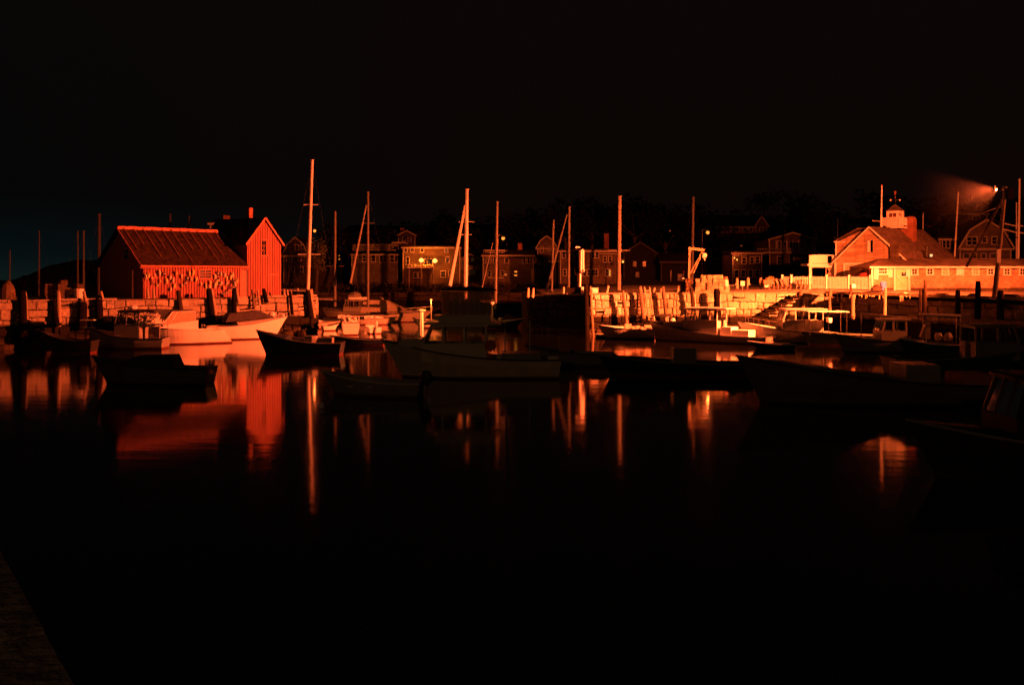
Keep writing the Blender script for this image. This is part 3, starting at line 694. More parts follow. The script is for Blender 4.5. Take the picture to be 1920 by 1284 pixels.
for (px, Yp, n, rz) in [(86, 93, 4, .9), (97, 94, 3, .8), (109, 93, 4, .85), (121, 94.2, 3, .9), (146, 95.5, 4, .8), (104, 95.5, 4, .85), (116, 95.3, 5, .8)]:
    for r_ in range(n):
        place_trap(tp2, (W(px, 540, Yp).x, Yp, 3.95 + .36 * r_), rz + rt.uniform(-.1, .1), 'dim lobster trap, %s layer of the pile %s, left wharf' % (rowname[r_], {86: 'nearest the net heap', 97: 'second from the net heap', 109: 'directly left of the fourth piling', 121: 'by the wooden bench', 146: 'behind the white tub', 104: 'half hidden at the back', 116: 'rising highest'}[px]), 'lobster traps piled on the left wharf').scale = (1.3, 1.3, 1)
# round heap of netting
nm = thing('net_heap', 'domed heap of tangled nets and rope at the left edge', 'net', W(15, 560, 92))
q = MB(); rn = random.Random(5); c = W(14, 560, 92); c.z = 3.95
for k in range(150):
    th = rn.uniform(0, 6.28); ph = rn.uniform(.02, 1.5); pts = []
    for s in range(5):
        pts.append(c + Vector((math.cos(th) * math.cos(ph) * .72, math.sin(th) * math.cos(ph) * .6, math.sin(ph) * 1.7))); th += rn.uniform(-.5, .5); ph = max(0, min(1.5, ph + rn.uniform(-.25, .25)))
    q.path(pts, .035, 4)
q.lathe(c, [(.66, 0), (.66, .9), (.5, 1.3), (.2, 1.6)], 10); q.build('netting', pbr('old net twine', (.14, .1, .06), .9, .4, 8), nm)
tb = thing('bait_tub', 'bright white plastic tub beside the left traps', 'tub', W(147, 562, 93.5))
q = MB(); c = W(147.5, 562, 93.5); c.z = 3.95; q.lathe(c, [(.34, 0), (.42, .75), (.46, .78), (.46, .88)], 12); q.build('body', white, tb)
q = MB(); q.lathe(c + Vector((0, 0, .88)), [(.47, 0), (.47, .08), (.1, .12)], 12); q.build('lid', white, tb)
wb = thing('work_bench', 'pale wooden bench left of the bright white tub', 'bench', W(133, 560, 93.5))
q = MB(); a = W(126, 547, 93.7); b_ = W(140, 547, 93.7); q.beam(a, b_, .6, .5); q.build('top', pale_pile, wb)
for x in (126.5, 138):
    q = MB(); c = W(x, 547, 93.7); q.tube((c.x, c.y, 3.93), (c.x, c.y, c.z), .08, .08, 6); q.build('leg', pale_pile, wb)
tu = thing('lobster_trap_single', 'x', 'trap') ; bpy.data.objects.remove(tu)

# ================================================================ CLUB HOUSE
S = 1.06; GA0 = Vector((36.0, 100, 0)) * S; RV = Vector((.756, .654, 0)); WV = Vector((.654, -.756, 0))   # ridge dir, gable dir (to the right/near)
def G(a, k=0, z=0): return GA0 + WV * a + RV * k + Vector((0, 0, z))
GROT = Matrix((WV, RV, Vector((0, 0, 1)))).transposed()
zf = lambda z: 6 + (z - 6) * S
cl = thing('club_house', 'shingled yacht club house with a gable front, cupola and long low wing', 'club house', G(0, 2, 4.75))
ZG = 4.6; GE = zf(7.6); GR = zf(10.98); HWD = 4.13; LK = 11.3
q = MB(); g0 = [G(-HWD, 0, ZG), G(HWD, 0, ZG), G(HWD, 0, GE), G(0, 0, GR), G(-HWD, 0, GE)]
# gable wall with the open upper window cut out: built from strips
uw = ray_plane(1632, 462, G(0), RV); ua = (uw - GA0).dot(WV)
wz0, wz1 = zf(8.55), zf(9.72); wa0, wa1 = ua - .33, ua + .33
q.prism([G(-HWD, 0, ZG), G(HWD, 0, ZG), G(HWD, 0, GE), G(-HWD, 0, GE)], RV * .2)
sl = (GR - GE) / HWD
def zr(a): return GR - abs(a) * sl
q.prism([G(-HWD, 0, GE), G(wa0, 0, GE), G(wa0, 0, zr(wa0))], RV * .2) if wa0 <= 0 else q.prism([G(-HWD, 0, GE), G(wa0, 0, GE), G(wa0, 0, zr(wa0)), G(0, 0, GR)], RV * .2)
q.prism([G(wa1, 0, GE), G(HWD, 0, GE)] + ([G(wa1, 0, zr(wa1))] if wa1 >= 0 else [G(0, 0, GR), G(wa1, 0, zr(wa1))]), RV * .2)
q.prism([G(wa0, 0, GE), G(wa1, 0, GE), G(wa1, 0, wz0), G(wa0, 0, wz0)], RV * .2)
top = [G(wa0, 0, wz1), G(wa1, 0, wz1), G(wa1, 0, zr(wa1))] + ([G(0, 0, GR)] if wa0 < 0 < wa1 else []) + [G(wa0, 0, zr(wa0))]
q.prism(top, RV * .2)
q.prism([p + RV * LK for p in g0], RV * -.2)
for s in (-1, 1): q.prism([G(s * HWD, .2, ZG), G(s * HWD, LK - .2, ZG), G(s * HWD, LK - .2, GE), G(s * HWD, .2, GE)], WV * (-s * .2))
q.build('wall', cedar, cl)
q = MB()
for s in (-1, 1):
    ae = s * (HWD + .35); ze = GE - .35 * sl
    q.prism([G(ae, -.25, ze), G(0, -.25, GR), G(0, LK + .3, GR), G(ae, LK + .3, ze)], (0, 0, .16))
q.build('roof', roofsh, cl)
q = MB()
for s in (-1, 1):
    ae = s * (HWD + .37); q.beam(G(ae, -.29, GE - .35 * sl + .04), G(0, -.29, GR + .06), .07, .15)
q.bb(0, 0, 0, 0, 0, 0) if False else None
q.box(G(-HWD, -.04, (ZG + GE) / 2), (.2, .06, GE - ZG), GROT)
q.build('rake_trim', white, cl)
# open upper window: casing and one leaf
q = MB(); zc = (wz0 + wz1) / 2
for a in (wa0 - .05, wa1 + .05): q.box(G(a, -.05, zc), (.1, .1, wz1 - wz0 + .2), GROT)
for z in (wz0 - .05, wz1 + .05): q.box(G(ua, -.06, z), (.85, .12, .1), GROT)
wf = q.build('loft_window', pale_pile, cl)
q = MB(); q.box(G(wa0 + .17, -.02, zc), (.3, .05, wz1 - wz0 - .04), GROT); q.build('shutter', white, wf)
q = MB(); q.box(G(ua, 1.6, zc), (1.6, .1, 1.8), GROT); q.build('dark_room_panel', black, wf)  # black panel standing in for the unlit loft behind the window
for px in (1591.5, 1609):
    window(cl, ray_plane(px, 506.5, G(0), RV), .82, 1.15, -RV, mull=(3, 3), frame=white, fw=.22, pane=pbr('curtained pane', (.42, .33, .2), .5, .2, 3))
q = MB(); p = ray_plane(1600, 521, G(0), RV); q.box(p - RV * .05, (2.2, .06, .3), GROT); q.build('sill_board', white, cl)
# left dormer
dm = MB(); a0, a1, k0, k1 = -3.9, -1.1, .45, 2.5
zt = zf(10.3); zl = zf(9.65)
dm.prism([G(-4.25, k0, GE - .2), G(-4.25, k1, GE - .2), G(-4.25, k1, zl), G(-4.25, k0, zl)], WV * .15)
for k in (k0, k1): dm.prism([G(-4.25, k, GE - .2), G(-1.2, k, GE + 1.5), G(-1.2, k, zt + .5), G(-4.25, k, zl)], RV * .12)
do = dm.build('dormer', cedar, cl)
q = MB(); q.prism([G(-4.5, k0 - .15, zl), G(-4.5, k1 + .2, zl), G(-1.6, k1 + .2, zt + .65), G(-1.6, k0 - .15, zt + .65)], (0, 0, .14)); q.build('dormer_roof', roofsh, do)
q = MB(); q.box(G(-4.3, k0 - .03, (GE + zl) / 2), (.16, .1, zl - GE + .3), GROT); q.beam(G(-4.5, k0 - .17, zl + .02), G(-3.2, k0 - .17, zl + .02), .06, .12); q.build('dormer_trim', white, do)
# chimney on the near slope
q = MB(); c = W(1707, 440, 103 * S); c.z = 0
q.box(c + Vector((0, 0, (zf(9.0) + zf(12.05)) / 2)), (1.05, .75, zf(12.05) - zf(9.0)), GROT)
q.lathe(c + Vector((0, 0, zf(12.05))), [(.55, 0), (.55, .12), (.35, .25)], 10)
q.build('chimney', brick, cl)
q = MB(); c = W(1695, 436, 103.5 * S); q.box(c + Vector((0, 0, .3)), (.45, .6, 1.6), GROT); q.build('flue_box', brick, cl)
# small shed dormer / hatch above the wing
q = MB(); c = W(1681, 476, 98 * S); q.box(c, (1.0, .9, 1.9), GROT); q.build('roof_hatch', cedar_d, cl)
# cupola with railed platform
cp = W(1677, 427, 103.3 * S); cz = zf(11.12); kc = (Vector((cp.x, cp.y, 0)) - GA0).dot(RV)
def K(a, k, z): return G(a, kc + k, z)
KO = .3
hw = 1.02
q = MB(); q.box(K(0, 0, cz), (2 * hw + .1, 2 * hw + .1, .16), GROT); pf = q.build('platform', white, cl)
q = MB()
for a, k in ((-hw, -hw), (hw, -hw), (hw, hw), (-hw, hw)): q.box(K(a, k, cz + .62), (.14, .14, 1.2), GROT)
for z in (.28, 1.08):
    for s in (-1, 1): q.box(K(0, s * hw, cz + z), (2 * hw, .07, .09), GROT); q.box(K(s * hw, 0, cz + z), (.07, 2 * hw, .09), GROT)
n = 15
for i in range(n):
    f = -hw + 2 * hw * (i + .5) / n
    for s in (-1, 1): q.box(K(f, s * hw, cz + .68), (.085, .04, .78), GROT); q.box(K(s * hw, f, cz + .68), (.04, .085, .78), GROT)
q.build('railing', white, pf)
cr_ = .56; czt = zf(12.85)
q = MB()
for a in (-1, 1):
    for k in (-1, 1): q.box(K(a * cr_, k * cr_, (cz + czt) / 2), (.2, .2, czt - cz), GROT)
for s in (-1, 1):
    q.box(K(0, s * cr_, czt - .12), (2 * cr_ - .2, .12, .24), GROT); q.box(K(s * cr_, 0, czt - .12), (.12, 2 * cr_ - .2, .24), GROT)
    q.box(K(0, s * cr_, cz + .5), (2 * cr_ - .2, .12, .9), GROT); q.box(K(s * cr_, 0, cz + .5), (.12, 2 * cr_ - .2, .9), GROT)
    q.box(K(0, s * cr_, (cz + czt) / 2), (.05, .05, czt - cz - .1), GROT); q.box(K(s * cr_, 0, (cz + czt) / 2), (.05, .05, czt - cz - .1), GROT)
cu = q.build('cupola', white, cl)
q = MB()
for s in (-1, 1): q.box(K(0, s * (cr_ - .08), (cz + czt) / 2 + .3), (2 * cr_ - .2, .02, czt - cz - 1.1), GROT); q.box(K(s * (cr_ - .08), 0, (cz + czt) / 2 + .3), (.02, 2 * cr_ - .2, czt - cz - 1.1), GROT)
q.build('pane', pbr('cupola pane', (.12, .05, .03), .3, .3, 3), cu)
q = MB(); ap_ = K(0, 0, zf(13.6)); cs = [K(a * (cr_ + .2), k * (cr_ + .2), czt) for a, k in ((-1, -1), (1, -1), (1, 1), (-1, 1))]
q.add(cs + [ap_], [(0, 1, 4), (1, 2, 4), (2, 3, 4), (3, 0, 4), (3, 2, 1, 0)]); q.build('cupola_roof', roofsh, cu)
q = MB(); q.tube(ap_ - Vector((0, 0, .1)), K(0, 0, zf(15.0)), .03, .02, 6); q.tube(K(-.38, -.3, zf(14.0)), K(.38, .3, zf(14.0)), .015, .015, 5); q.tube(K(.3, -.38, zf(14.0)), K(-.3, .38, zf(14.0)), .015, .015, 5)
wv = q.build('weathervane', black, cl)
q = MB(); q.box(K(0, 0, zf(14.75)), (.2, .03, .42), GROT); q.lathe(K(0, 0, zf(14.28)), [(.02, -.09), (.09, 0), (.02, .09)], 8)
q.build('vane_figure', pbr('copper vane', (.3, .12, .08), .6, .2, 3), wv)
for a, k in ((-.38, -.3), (.38, .3)):
    q = MB(); q.lathe(K(a, k, zf(14.0)), [(.02, -.11), (.1, -.05), (.1, .05), (.02, .11)], 8); q.build('ball', white, wv)
# flagstaff on the ridge
fp = thing('flagpole', 'white flagstaff with a crosstree beside the cupola', 'flagpole', W(1652, 425, 102 * S))
q = MB(); q.tube(W(1652, 432, 102 * S), W(1653.5, 349, 102 * S), .11, .06, 8); q.build('pole', white, fp)
q = MB(); q.lathe(W(1653.5, 348, 102 * S), [(.03, -.08), (.1, 0), (.03, .1)], 8); q.build('truck_ball', redtrim, fp)
q = MB(); q.tube(W(1635, 414, 102 * S), W(1656, 415.5, 102 * S), .06, .05, 6); q.build('crosstree', pale_pile, fp)

# long low wing
AY = 100.0; AX0 = W(1634, 0, AY).x; AX1 = AX0 + 25; AZE = W(0, 499, AY).z; AZR = W(0, 485, AY + 3.2).z; AZB = 4.6; AD = 6.4
q = MB(); q.bb(AX0, AX1, AY, AY + .18, AZB, AZE); q.bb(AX0, AX0 + .18, AY + .18, AY + AD, AZB, AZE); q.bb(AX1 - .18, AX1, AY + .18, AY + AD, AZB, AZE); q.bb(AX0 + .18, AX1 - .18, AY + AD - .18, AY + AD, AZB, AZE)
q.build('wing_wall', cedar, cl)
q = MB(); o_ = .3; A = [(AX0 - o_, AY - o_, AZE - .08), (AX1 + o_, AY - o_, AZE - .08), (AX1 + o_, AY + AD + o_, AZE - .08), (AX0 - o_, AY + AD + o_, AZE - .08), (AX0 + 2.0, AY + AD / 2, AZR), (AX1 + o_, AY + AD / 2, AZR)]
q.add(A, [(0, 1, 5, 4), (2, 3, 4, 5), (3, 0, 4), (1, 2, 5), (3, 2, 1, 0)]); q.build('wing_roof', roofsh, cl)
q = MB(); q.bb(AX0 - .3, AX1 + .3, AY - .36, AY - .3, AZE - .2, AZE - .03); q.bb(AX0 - .02, AX0 + .14, AY - .05, AY - .003, AZB, AZE - .2); q.build('wing_trim', white, cl)
q = MB(); q.bb(AX0 + .3, AX1, AY - .06, AY - .003, AZB, AZB + .34); q.build('skirt_board', cedar_d, cl)
for i, px in enumerate((1714.5, 1743, 1772, 1800, 1829, 1857, 1888, 1917)):
    c = W(px, 509.5, AY)
    window(cl, c, .5, .5, mull=(1, 1), frame=white, fw=.13, pane=emis('lit wing window pane', (1, .45, .1), 1.1) if i == 3 else (pbr('curtained pane', (.42, .33, .2), .5, .2, 3) if i in (2, 4) else pane_d))
window(cl, W(1655, 508, AY), .75, .5, mull=(3, 1), frame=white, fw=.15)
c = W(1642.5, 513, AY); q = MB(); q.box(c - Vector((0, .05, 0)), (.42, .08, 1.15)); q.build('notice_board', white, cl)
c = W(1669.5, 511, AY); q = MB(); q.prism([c + Vector((x, -.01, z)) for x, z in ((-.22, -.5), (.22, -.5), (.22, .3), (.15, .45), (0, .52), (-.15, .45), (-.22, .3))], (0, -.06, 0)); q.build('arched_panel', white, cl)
# white gate with diagonal brace
q = MB(); x0 = W(1675, 0, AY).x; x1 = W(1706, 0, AY).x; q.bb(x0, x0 + .22, AY - .12, AY - .003, AZB, AZE - .2); q.bb(x1 - .22, x1, AY - .12, AY - .003, AZB, AZE - .2)
q.bb(x0 + .22, x1 - .22, AY - .1, AY - .003, AZE - .32, AZE - .2); q.build('door_frame', white, cl)
q = MB(); q.bb(x0 + .26, x1 - .26, AY - .07, AY - .003, AZB + .1, AZE - .36); gt = q.build('door', pbr('cream door paint', (.7, .62, .42), .5, .12, 3), cl)
q = MB(); q.beam((x0 + .3, AY - .1, AZE - 1.0), (x1 - .3, AY - .1, AZB + .4), .05, .1); q.bb(x0 + .3, x1 - .3, AY - .12, AY - .073, AZB + .2, AZB + .3); q.bb(x0 + .3, x1 - .3, AY - .12, AY - .073, AZE - 1.1, AZE - 1.0); q.build('brace', white, gt)
q = MB(); q.bb(x1 - .85, x1 - .42, AY - .13, AY - .073, AZE - 1.0, AZE - .62); q.build('door_glass', pane_d, gt)
ol = W(1701.5, 512, AY - .3); q = MB(); q.box(ol, (.2, .2, .75)); q.build('door_lantern', emis('door lantern glow', (1, .35, .07), 2.0), cl)
point_light('door_lantern_light', ol + Vector((0, -.5, 0)), 40)
# dark lean-to awning between gable and wing
q = MB(); pa = [W(1640, 499, AY + .5), W(1612, 514, AY + 1.4), W(1612, 518, AY + 1.4), W(1634, 518, AY + .5)]
q.prism([pa[0], pa[1], pa[2], pa[3]], (0, 1.6, 0)); q.build('awning', pbr('dark red awning', (.10, .02, .02), .9, .3, 2), cl)
# vents and lamp on the wing roof
for px, py in ((1738, 466), (1744, 482)):
    q = MB(); c = W(px, py + 6, 105); q.tube(c + Vector((0, 0, -.5)), c + Vector((0, 0, .35)), .14, .14, 8); q.lathe(c + Vector((0, 0, .35)), [(.25, 0), (.25, .2), (.1, .3)], 8); q.build('roof_vent', black, cl)
q = MB(); c = W(1746, 479, 102); q.lathe(c, [(.05, -.14), (.15, -.05), (.15, .05), (.05, .14)], 8); q.build('roof_light', emis('roof light glow', (1, .5, .2), 1.5), cl)
# porch and balcony on the left
po = MB(); PY = 110.0
for px in (1519, 1562):
    c = W(px, 540, PY); po.bb(c.x - .14, c.x + .14, PY - .14, PY + .14, 4.6, W(0, 478, PY).z)
pc = po.build('porch_post', white, cl)
q = MB(); x0 = W(1513, 0, PY).x; x1 = W(1568, 0, PY).x; z = W(0, 496, PY).z
q.bb(x0, x1, PY - .3, PY + 2.4, z - .12, z + .1); q.bb(x0 + .2, x1 - .1, PY - .2, PY - .05, z - .32, z - .12); q.build('balcony_floor', white, cl)
q = MB(); zt = W(0, 479, PY).z; q.bb(x0 + .4, x1 - 1.0, PY - .1, PY - .05, z + .15, zt); q.bb(x0 + .3, x1, PY - .14, PY - .02, zt - .02, zt + .08); q.bb(x1 - .45, x1 - .15, PY - .1, PY - .04, z + .15, zt); q.build('balcony_rail', white, cl)
q = MB()
xa, xb = W(1549, 0, PY).x, W(1562, 0, PY).x; zz0, zz1 = W(0, 519, PY).z, W(0, 500, PY).z
for k in range(6): f = k / 5; q.beam((xa + (xb - xa) * f, PY, zz0), (xa + (xb - xa) * (1 - f) * .9, PY + .02, zz1), .03, .05)
q.bb(xa - .05, xa + .03, PY - .03, PY + .03, zz0 - 1, zz1); q.build('lattice', pale_pile, cl)

# picket fence
def fence(name, label, pts, h, group=None):
    o = thing(name, label, 'fence', pts[0]); po = []; q = MB(); r = MB()
    for a, b_ in zip(pts[:-1], pts[1:]):
        d = b_ - a; L = d.length; n = int(L / .17)
        for i in range(n): p = a + d * ((i + .5) / n); r.box(p + Vector((0, 0, h / 2)), (.095, .03, h), Matrix.Rotation(math.atan2(d.y, d.x), 3, 'Z'))
        for z in (.22, h - .22): q.beam(a + Vector((0, .05, z)), b_ + Vector((0, .05, z)), .05, .09)
    for k, p in enumerate(pts):
        s = MB(); s.box(p + Vector((0, .06, h / 2 + .06)), (.2, .2, h + .16)); s.box(p + Vector((0, .06, h + .17)), (.26, .26, .06)); s.build('post', white, o)
    q.build('rail', white, o); r.build('pickets', white, o)
    return o
def gz(x, y): return 4.55
P = [(1467, 540.5, 108), (1484, 541, 107), (1519, 541, 106), (1550, 541.5, 104.5), (1592, 542, 102.5), (1632, 543, 100.2)]
pts = []
for x, y, Yd in P:
    p = W(x, y, Yd); pts.append(p)
fence('picket_fence', 'long white picket fence in front of the club house', pts, 1.28)
TRIM = trim; trim_dark = pbr('dull dark trim', (.05, .045, .04), .8, .2, 3)
# ================================================================ TOWN BEHIND THE HARBOUR
def house(name, label, x0, x1, yb, ye, yr, Y, depth=8, roof='side', wall=None, wins=(), cat='house', roofm=None, chim=None, over=.35, zb=None, corner=True, foot=True):
    trim = trim_dark if wall is darkroof else TRIM
    wall = wall or clap_g; roofm = roofm or darkroof
    A = W(x0, yb, Y); B = W(x1, ye, Y); X0, X1 = A.x, B.x; Z0 = A.z if zb is None else zb; Z1 = B.z; Zr = W(0, yr, Y + (depth / 2 if roof in ('side', 'hip') else 0)).z
    o = thing(name, label, cat, ((X0 + X1) / 2, Y + depth / 2, Z0)); Yb = Y + depth; Xm = (X0 + X1) / 2
    q = MB()
    if roof == 'front': q.prism([(X0, Y, Z0), (X1, Y, Z0), (X1, Y, Z1), (Xm, Y, Zr), (X0, Y, Z1)], (0, depth, 0))
    elif roof == 'gambrel':
        xk = (X1 - X0) * .17; zk = Z1 + (Zr - Z1) * .62
        q.prism([(X0, Y, Z0), (X1, Y, Z0), (X1, Y, Z1), (X1 - xk, Y, zk), (Xm, Y, Zr), (X0 + xk, Y, zk), (X0, Y, Z1)], (0, depth, 0))
    elif roof == 'side': q.prism([(X0, Y, Z0), (X0, Yb, Z0), (X0, Yb, Z1), (X0, (Y + Yb) / 2, Zr), (X0, Y, Z1)], (X1 - X0, 0, 0))
    else: q.bb(X0, X1, Y, Yb, Z0, Z1)
    q.build('wall', wall, o)
    if foot:
        q = MB(); q.bb(X0 + .1, X1 - .1, Y + .1, Yb, Z0 - 5, Z0); q.build('foundation', mortar, o)
    r = MB(); v = over
    if roof == 'front':
        k = (Zr - Z1) / (Xm - X0)
        for s in (-1, 1):
            xe = Xm + s * (Xm - X0 + v); r.prism([(xe, Y - v, Z1 - k * v), (Xm, Y - v, Zr + .02), (Xm, Yb, Zr + .02), (xe, Yb, Z1 - k * v)], (0, 0, .18))
    elif roof == 'gambrel':
        for s in (-1, 1):
            hw = (X1 - X0) / 2; a = (Xm + s * (hw + v), Z1 - .2); b_ = (Xm + s * (hw - xk), zk); c = (Xm, Zr)
            r.prism([(a[0], Y - v, a[1]), (b_[0], Y - v, b_[1]), (b_[0], Yb, b_[1]), (a[0], Yb, a[1])], (0, 0, .18)); r.prism([(b_[0], Y - v, b_[1]), (c[0], Y - v, c[1]), (c[0], Yb, c[1]), (b_[0], Yb, b_[1])], (0, 0, .18))
    elif roof == 'side':
        k = (Zr - Z1) / (depth / 2)
        for s in (-1, 1):
            ye_ = Y - v if s < 0 else Yb + v; r.prism([(X0 - v, ye_, Z1 - k * v), (X1 + v, ye_, Z1 - k * v), (X1 + v, (Y + Yb) / 2, Zr + .02), (X0 - v, (Y + Yb) / 2, Zr + .02)], (0, 0, .18))
    elif roof == 'hip':
        i = min((X1 - X0), depth) / 2; e = [(X0 - v, Y - v, Z1), (X1 + v, Y - v, Z1), (X1 + v, Yb + v, Z1), (X0 - v, Yb + v, Z1), (X0 + i, (Y + Yb) / 2, Zr), (X1 - i, (Y + Yb) / 2, Zr)]
        r.add(e, [(0, 1, 5, 4), (2, 3, 4, 5), (3, 0, 4), (1, 2, 5), (3, 2, 1, 0)])
    else: r.bb(X0 - v, X1 + v, Y - v, Yb + v, Z1, Z1 + .2)
    ro = r.build('roof', roofm, o)
    t = MB()
    if roof in ('side', 'hip', 'flat'): t.bb(X0 - v, X1 + v, Y - v - .06, Y - v, Z1 - .3, Z1 - .04)
    if roof == 'front':
        for s in (-1, 1): t.beam((Xm + s * (Xm - X0 + v), Y - v - .04, Z1 - k * v + .02), (Xm, Y - v - .04, Zr + .04), .06, .22)
    if roof == 'gambrel':
        for s in (-1, 1):
            hw = (X1 - X0) / 2; t.beam((Xm + s * (hw + v), Y - v - .04, Z1 - .2), (Xm + s * (hw - xk), Y - v - .04, zk + .05), .06, .22); t.beam((Xm + s * (hw - xk), Y - v - .04, zk + .05), (Xm, Y - v - .04, Zr + .05), .06, .22)
        t.bb(X0 - v, X1 + v, Y - .12, Y - .005, Z1 - .35, Z1 - .1)
    if corner:
        for x in (X0, X1): t.bb(x - .08, x + .08, Y - .05, Y - .004, Z0, Z1 - .36)
    t.build('trim', trim, o)
    for w in wins:
        px, py, pw, ph = w[:4]; lit = w[4] if len(w) > 4 else None; c = W(px, py, Y); s = Y / FPX
        window(o, c, pw * s, ph * s, frame=trim, mull=(1, 1) if pw * s > .9 else (0, 1), fw=.11, pane=lit)
    if chim:
        for (cx, cy) in chim:
            c = W(cx, cy, Y + depth / 2); q = MB(); q.bb(c.x - .4, c.x + .4, c.y - .35, c.y + .35, Z1, c.z); q.build('chimney', brick, ro)
    o['_x'] = 0; del o['_x']
    return o
def rail(o, x0, x1, y0, y1, Y, name='railing', mat=None, gap=.16):
    a = W(x0, y0, Y); b_ = W(x1, y1, Y); q = MB(); q.bb(a.x, b_.x, Y - .04, Y + .04, a.z - .08, a.z); q.bb(a.x, b_.x, Y - .04, Y + .04, b_.z, b_.z + .08); n = max(2, int((b_.x - a.x) / gap))
    for i in range(n + 1): x = a.x + (b_.x - a.x) * i / n; q.bb(x - .03, x + .03, Y - .025, Y + .025, b_.z, a.z)
    return q.build(name, mat or trim, o)

HB = 182.0
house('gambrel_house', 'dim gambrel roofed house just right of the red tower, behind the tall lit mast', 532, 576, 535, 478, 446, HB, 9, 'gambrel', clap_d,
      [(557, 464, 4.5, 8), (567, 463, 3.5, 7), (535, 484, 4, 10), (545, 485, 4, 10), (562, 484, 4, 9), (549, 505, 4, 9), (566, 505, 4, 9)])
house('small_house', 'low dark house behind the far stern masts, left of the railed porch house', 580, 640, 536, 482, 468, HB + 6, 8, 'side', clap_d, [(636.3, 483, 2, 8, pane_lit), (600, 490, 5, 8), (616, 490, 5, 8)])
h = house('porch_house', 'long dim house with a railed upper porch behind the leaning furled sail', 660, 746, 535, 476, 470, HB, 9, 'flat', clap_g,
      [(700, 485, 7, 12), (719, 485, 13, 13), (735, 485, 7, 12), (743, 485, 5, 12), (668, 485, 6, 12), (683, 485, 6, 12)])
rail(h, 662, 745, 458, 470, HB + .6)
q = MB(); q.bb(W(735, 0, HB).x, W(760, 0, HB).x, HB - .4, HB + 4, W(0, 457, HB).z, W(0, 454, HB).z); q.build('porch_roof', trim, h)
house('attic_house', 'faint gabled house with a chimney standing above the curved house', 747, 778, 470, 441, 433, HB + 16, 8, 'front', clap_d, [(757, 449, 5, 7), (768, 449, 5, 7)], chim=[(754, 428)])
h = house('terrace_house', 'pale house with two blazing lamps on its balcony', 756, 862, 536, 463, 459, HB - 2, 9, 'flat', clap_w,
      [(761, 469, 5, 7), (773, 469, 6, 7), (791.5, 469, 6, 7), (837, 469, 5, 7), (764.5, 489, 5, 13), (798, 491, 4, 9), (804, 491, 4, 9), (809, 491, 3.5, 9), (779, 516, 6, 9), (788, 516, 6, 9), (831, 514, 8, 11), (845, 514, 7, 11), (839, 487, 5, 9)])
tb_ = MB(); a = W(766, 503, HB - 2); b_ = W(812, 499, HB - 2); tb_.bb(a.x, b_.x, HB - 4.2, HB - 2.05, a.z, a.z + .25); tb_.build('balcony', white, h)
rail(h, 766, 812, 495.5, 503, HB - 4.2, mat=white, gap=.5)
q = MB()
for px in (767, 790, 812): c = W(px, 0, HB - 4.1); q.tube((c.x, c.y, a.z - 4), (c.x, c.y, a.z), .1, .1, 6)
q.build('balcony_post', trim, h)
q = MB(); rb2 = random.Random(9)
for k in range(26):
    c = W(rb2.uniform(767, 811), rb2.uniform(497, 500.5), HB - 4.0 + rb2.uniform(-.1, .4)); q.lathe(c, [(.05, -.18), (.2, 0), (.05, .2)], 5)
q.build('flower_boxes', pbr('balcony plants', (.3, .33, .1), .9, .5, 3), h)
for px, py in ((790, 488), (815.5, 489)):
    c = W(px, py, HB - 3.1); q = MB(); q.lathe(c, [(.05, -.4), (.42, -.14), (.42, .14), (.05, .4)], 10); q.build('balcony_lamp', emis('balcony lamp glow', (1, .36, .06), 4), h)
    point_light('balcony_lamp_light', c + Vector((0, -.55, 0)), 2400, (1, .15, .015)); 
h = house('bay_house', 'small dim house with an arched porch behind the brightest mast', 862, 902, 536, 487, 477, HB + 2, 8, 'front', clap_g, [(886, 487, 5, 6), (868, 492, 4, 8), (884, 511, 12, 8)])
rail(h, 862, 899, 499, 505, HB + .5)
h = house('long_house', 'long dim two storey house with white porch railing, left of the forked masts', 906, 1000, 534, 478, 470, HB - 4, 9, 'side', clap_g,
      [(909, 488, 3.5, 9), (918, 488, 4, 10), (928, 488, 4, 10), (950, 488, 6, 8), (1002, 488, 5, 8), (983, 488, 4, 11), (991, 488, 4, 11), (918, 513, 4.5, 9), (942, 512, 5, 8), (948, 515, 3, 2, pane_lit), (966, 513, 5, 9, None)], chim=[(975, 456)])
rail(h, 907, 946, 468.5, 474, HB - 4.3, gap=.3)
q = MB()
for px, py, m in ((967, 509.5, 0), (967, 516.5, 0)): c = W(px, py, HB - 4); q.bb(c.x - .25, c.x + .25, HB - 4.1, HB - 4.03, c.z - .12, c.z + .12)
q.build('lit_window', pane_lit, h)
q = MB(); a = W(996, 505, HB - 4); q.bb(a.x - .0, a.x + .55, HB - 4.15, HB - 4.01, a.z - 2.3, a.z); q.build('door', trim, h)
house('peaked_house', 'steep gabled house with a lamp-lit peak behind the forked masts', 1008, 1042, 534, 464, 443, HB - 2, 9, 'gambrel', clap_g, [(1016, 468, 4.5, 8), (1030, 466, 4, 7), (1012, 491, 6, 9), (1024, 490, 4, 9), (1011, 511, 5, 8)])
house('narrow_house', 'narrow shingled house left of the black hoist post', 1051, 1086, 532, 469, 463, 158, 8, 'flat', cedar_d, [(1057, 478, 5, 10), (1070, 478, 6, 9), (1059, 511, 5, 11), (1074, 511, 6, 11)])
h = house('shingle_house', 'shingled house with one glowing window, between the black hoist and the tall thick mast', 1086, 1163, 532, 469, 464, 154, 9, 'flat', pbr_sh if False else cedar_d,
      [(1112, 478, 5, 10), (1119.5, 478, 5, 10), (1134, 486, 5, 10), (1144, 486, 5, 10), (1096, 511, 5, 11), (1104.5, 511, 5, 11), (1112, 511, 6, 11), (1118.5, 511, 4, 11), (1138, 511, 5, 12), (1143, 512, 3, 11, pane_warm)])
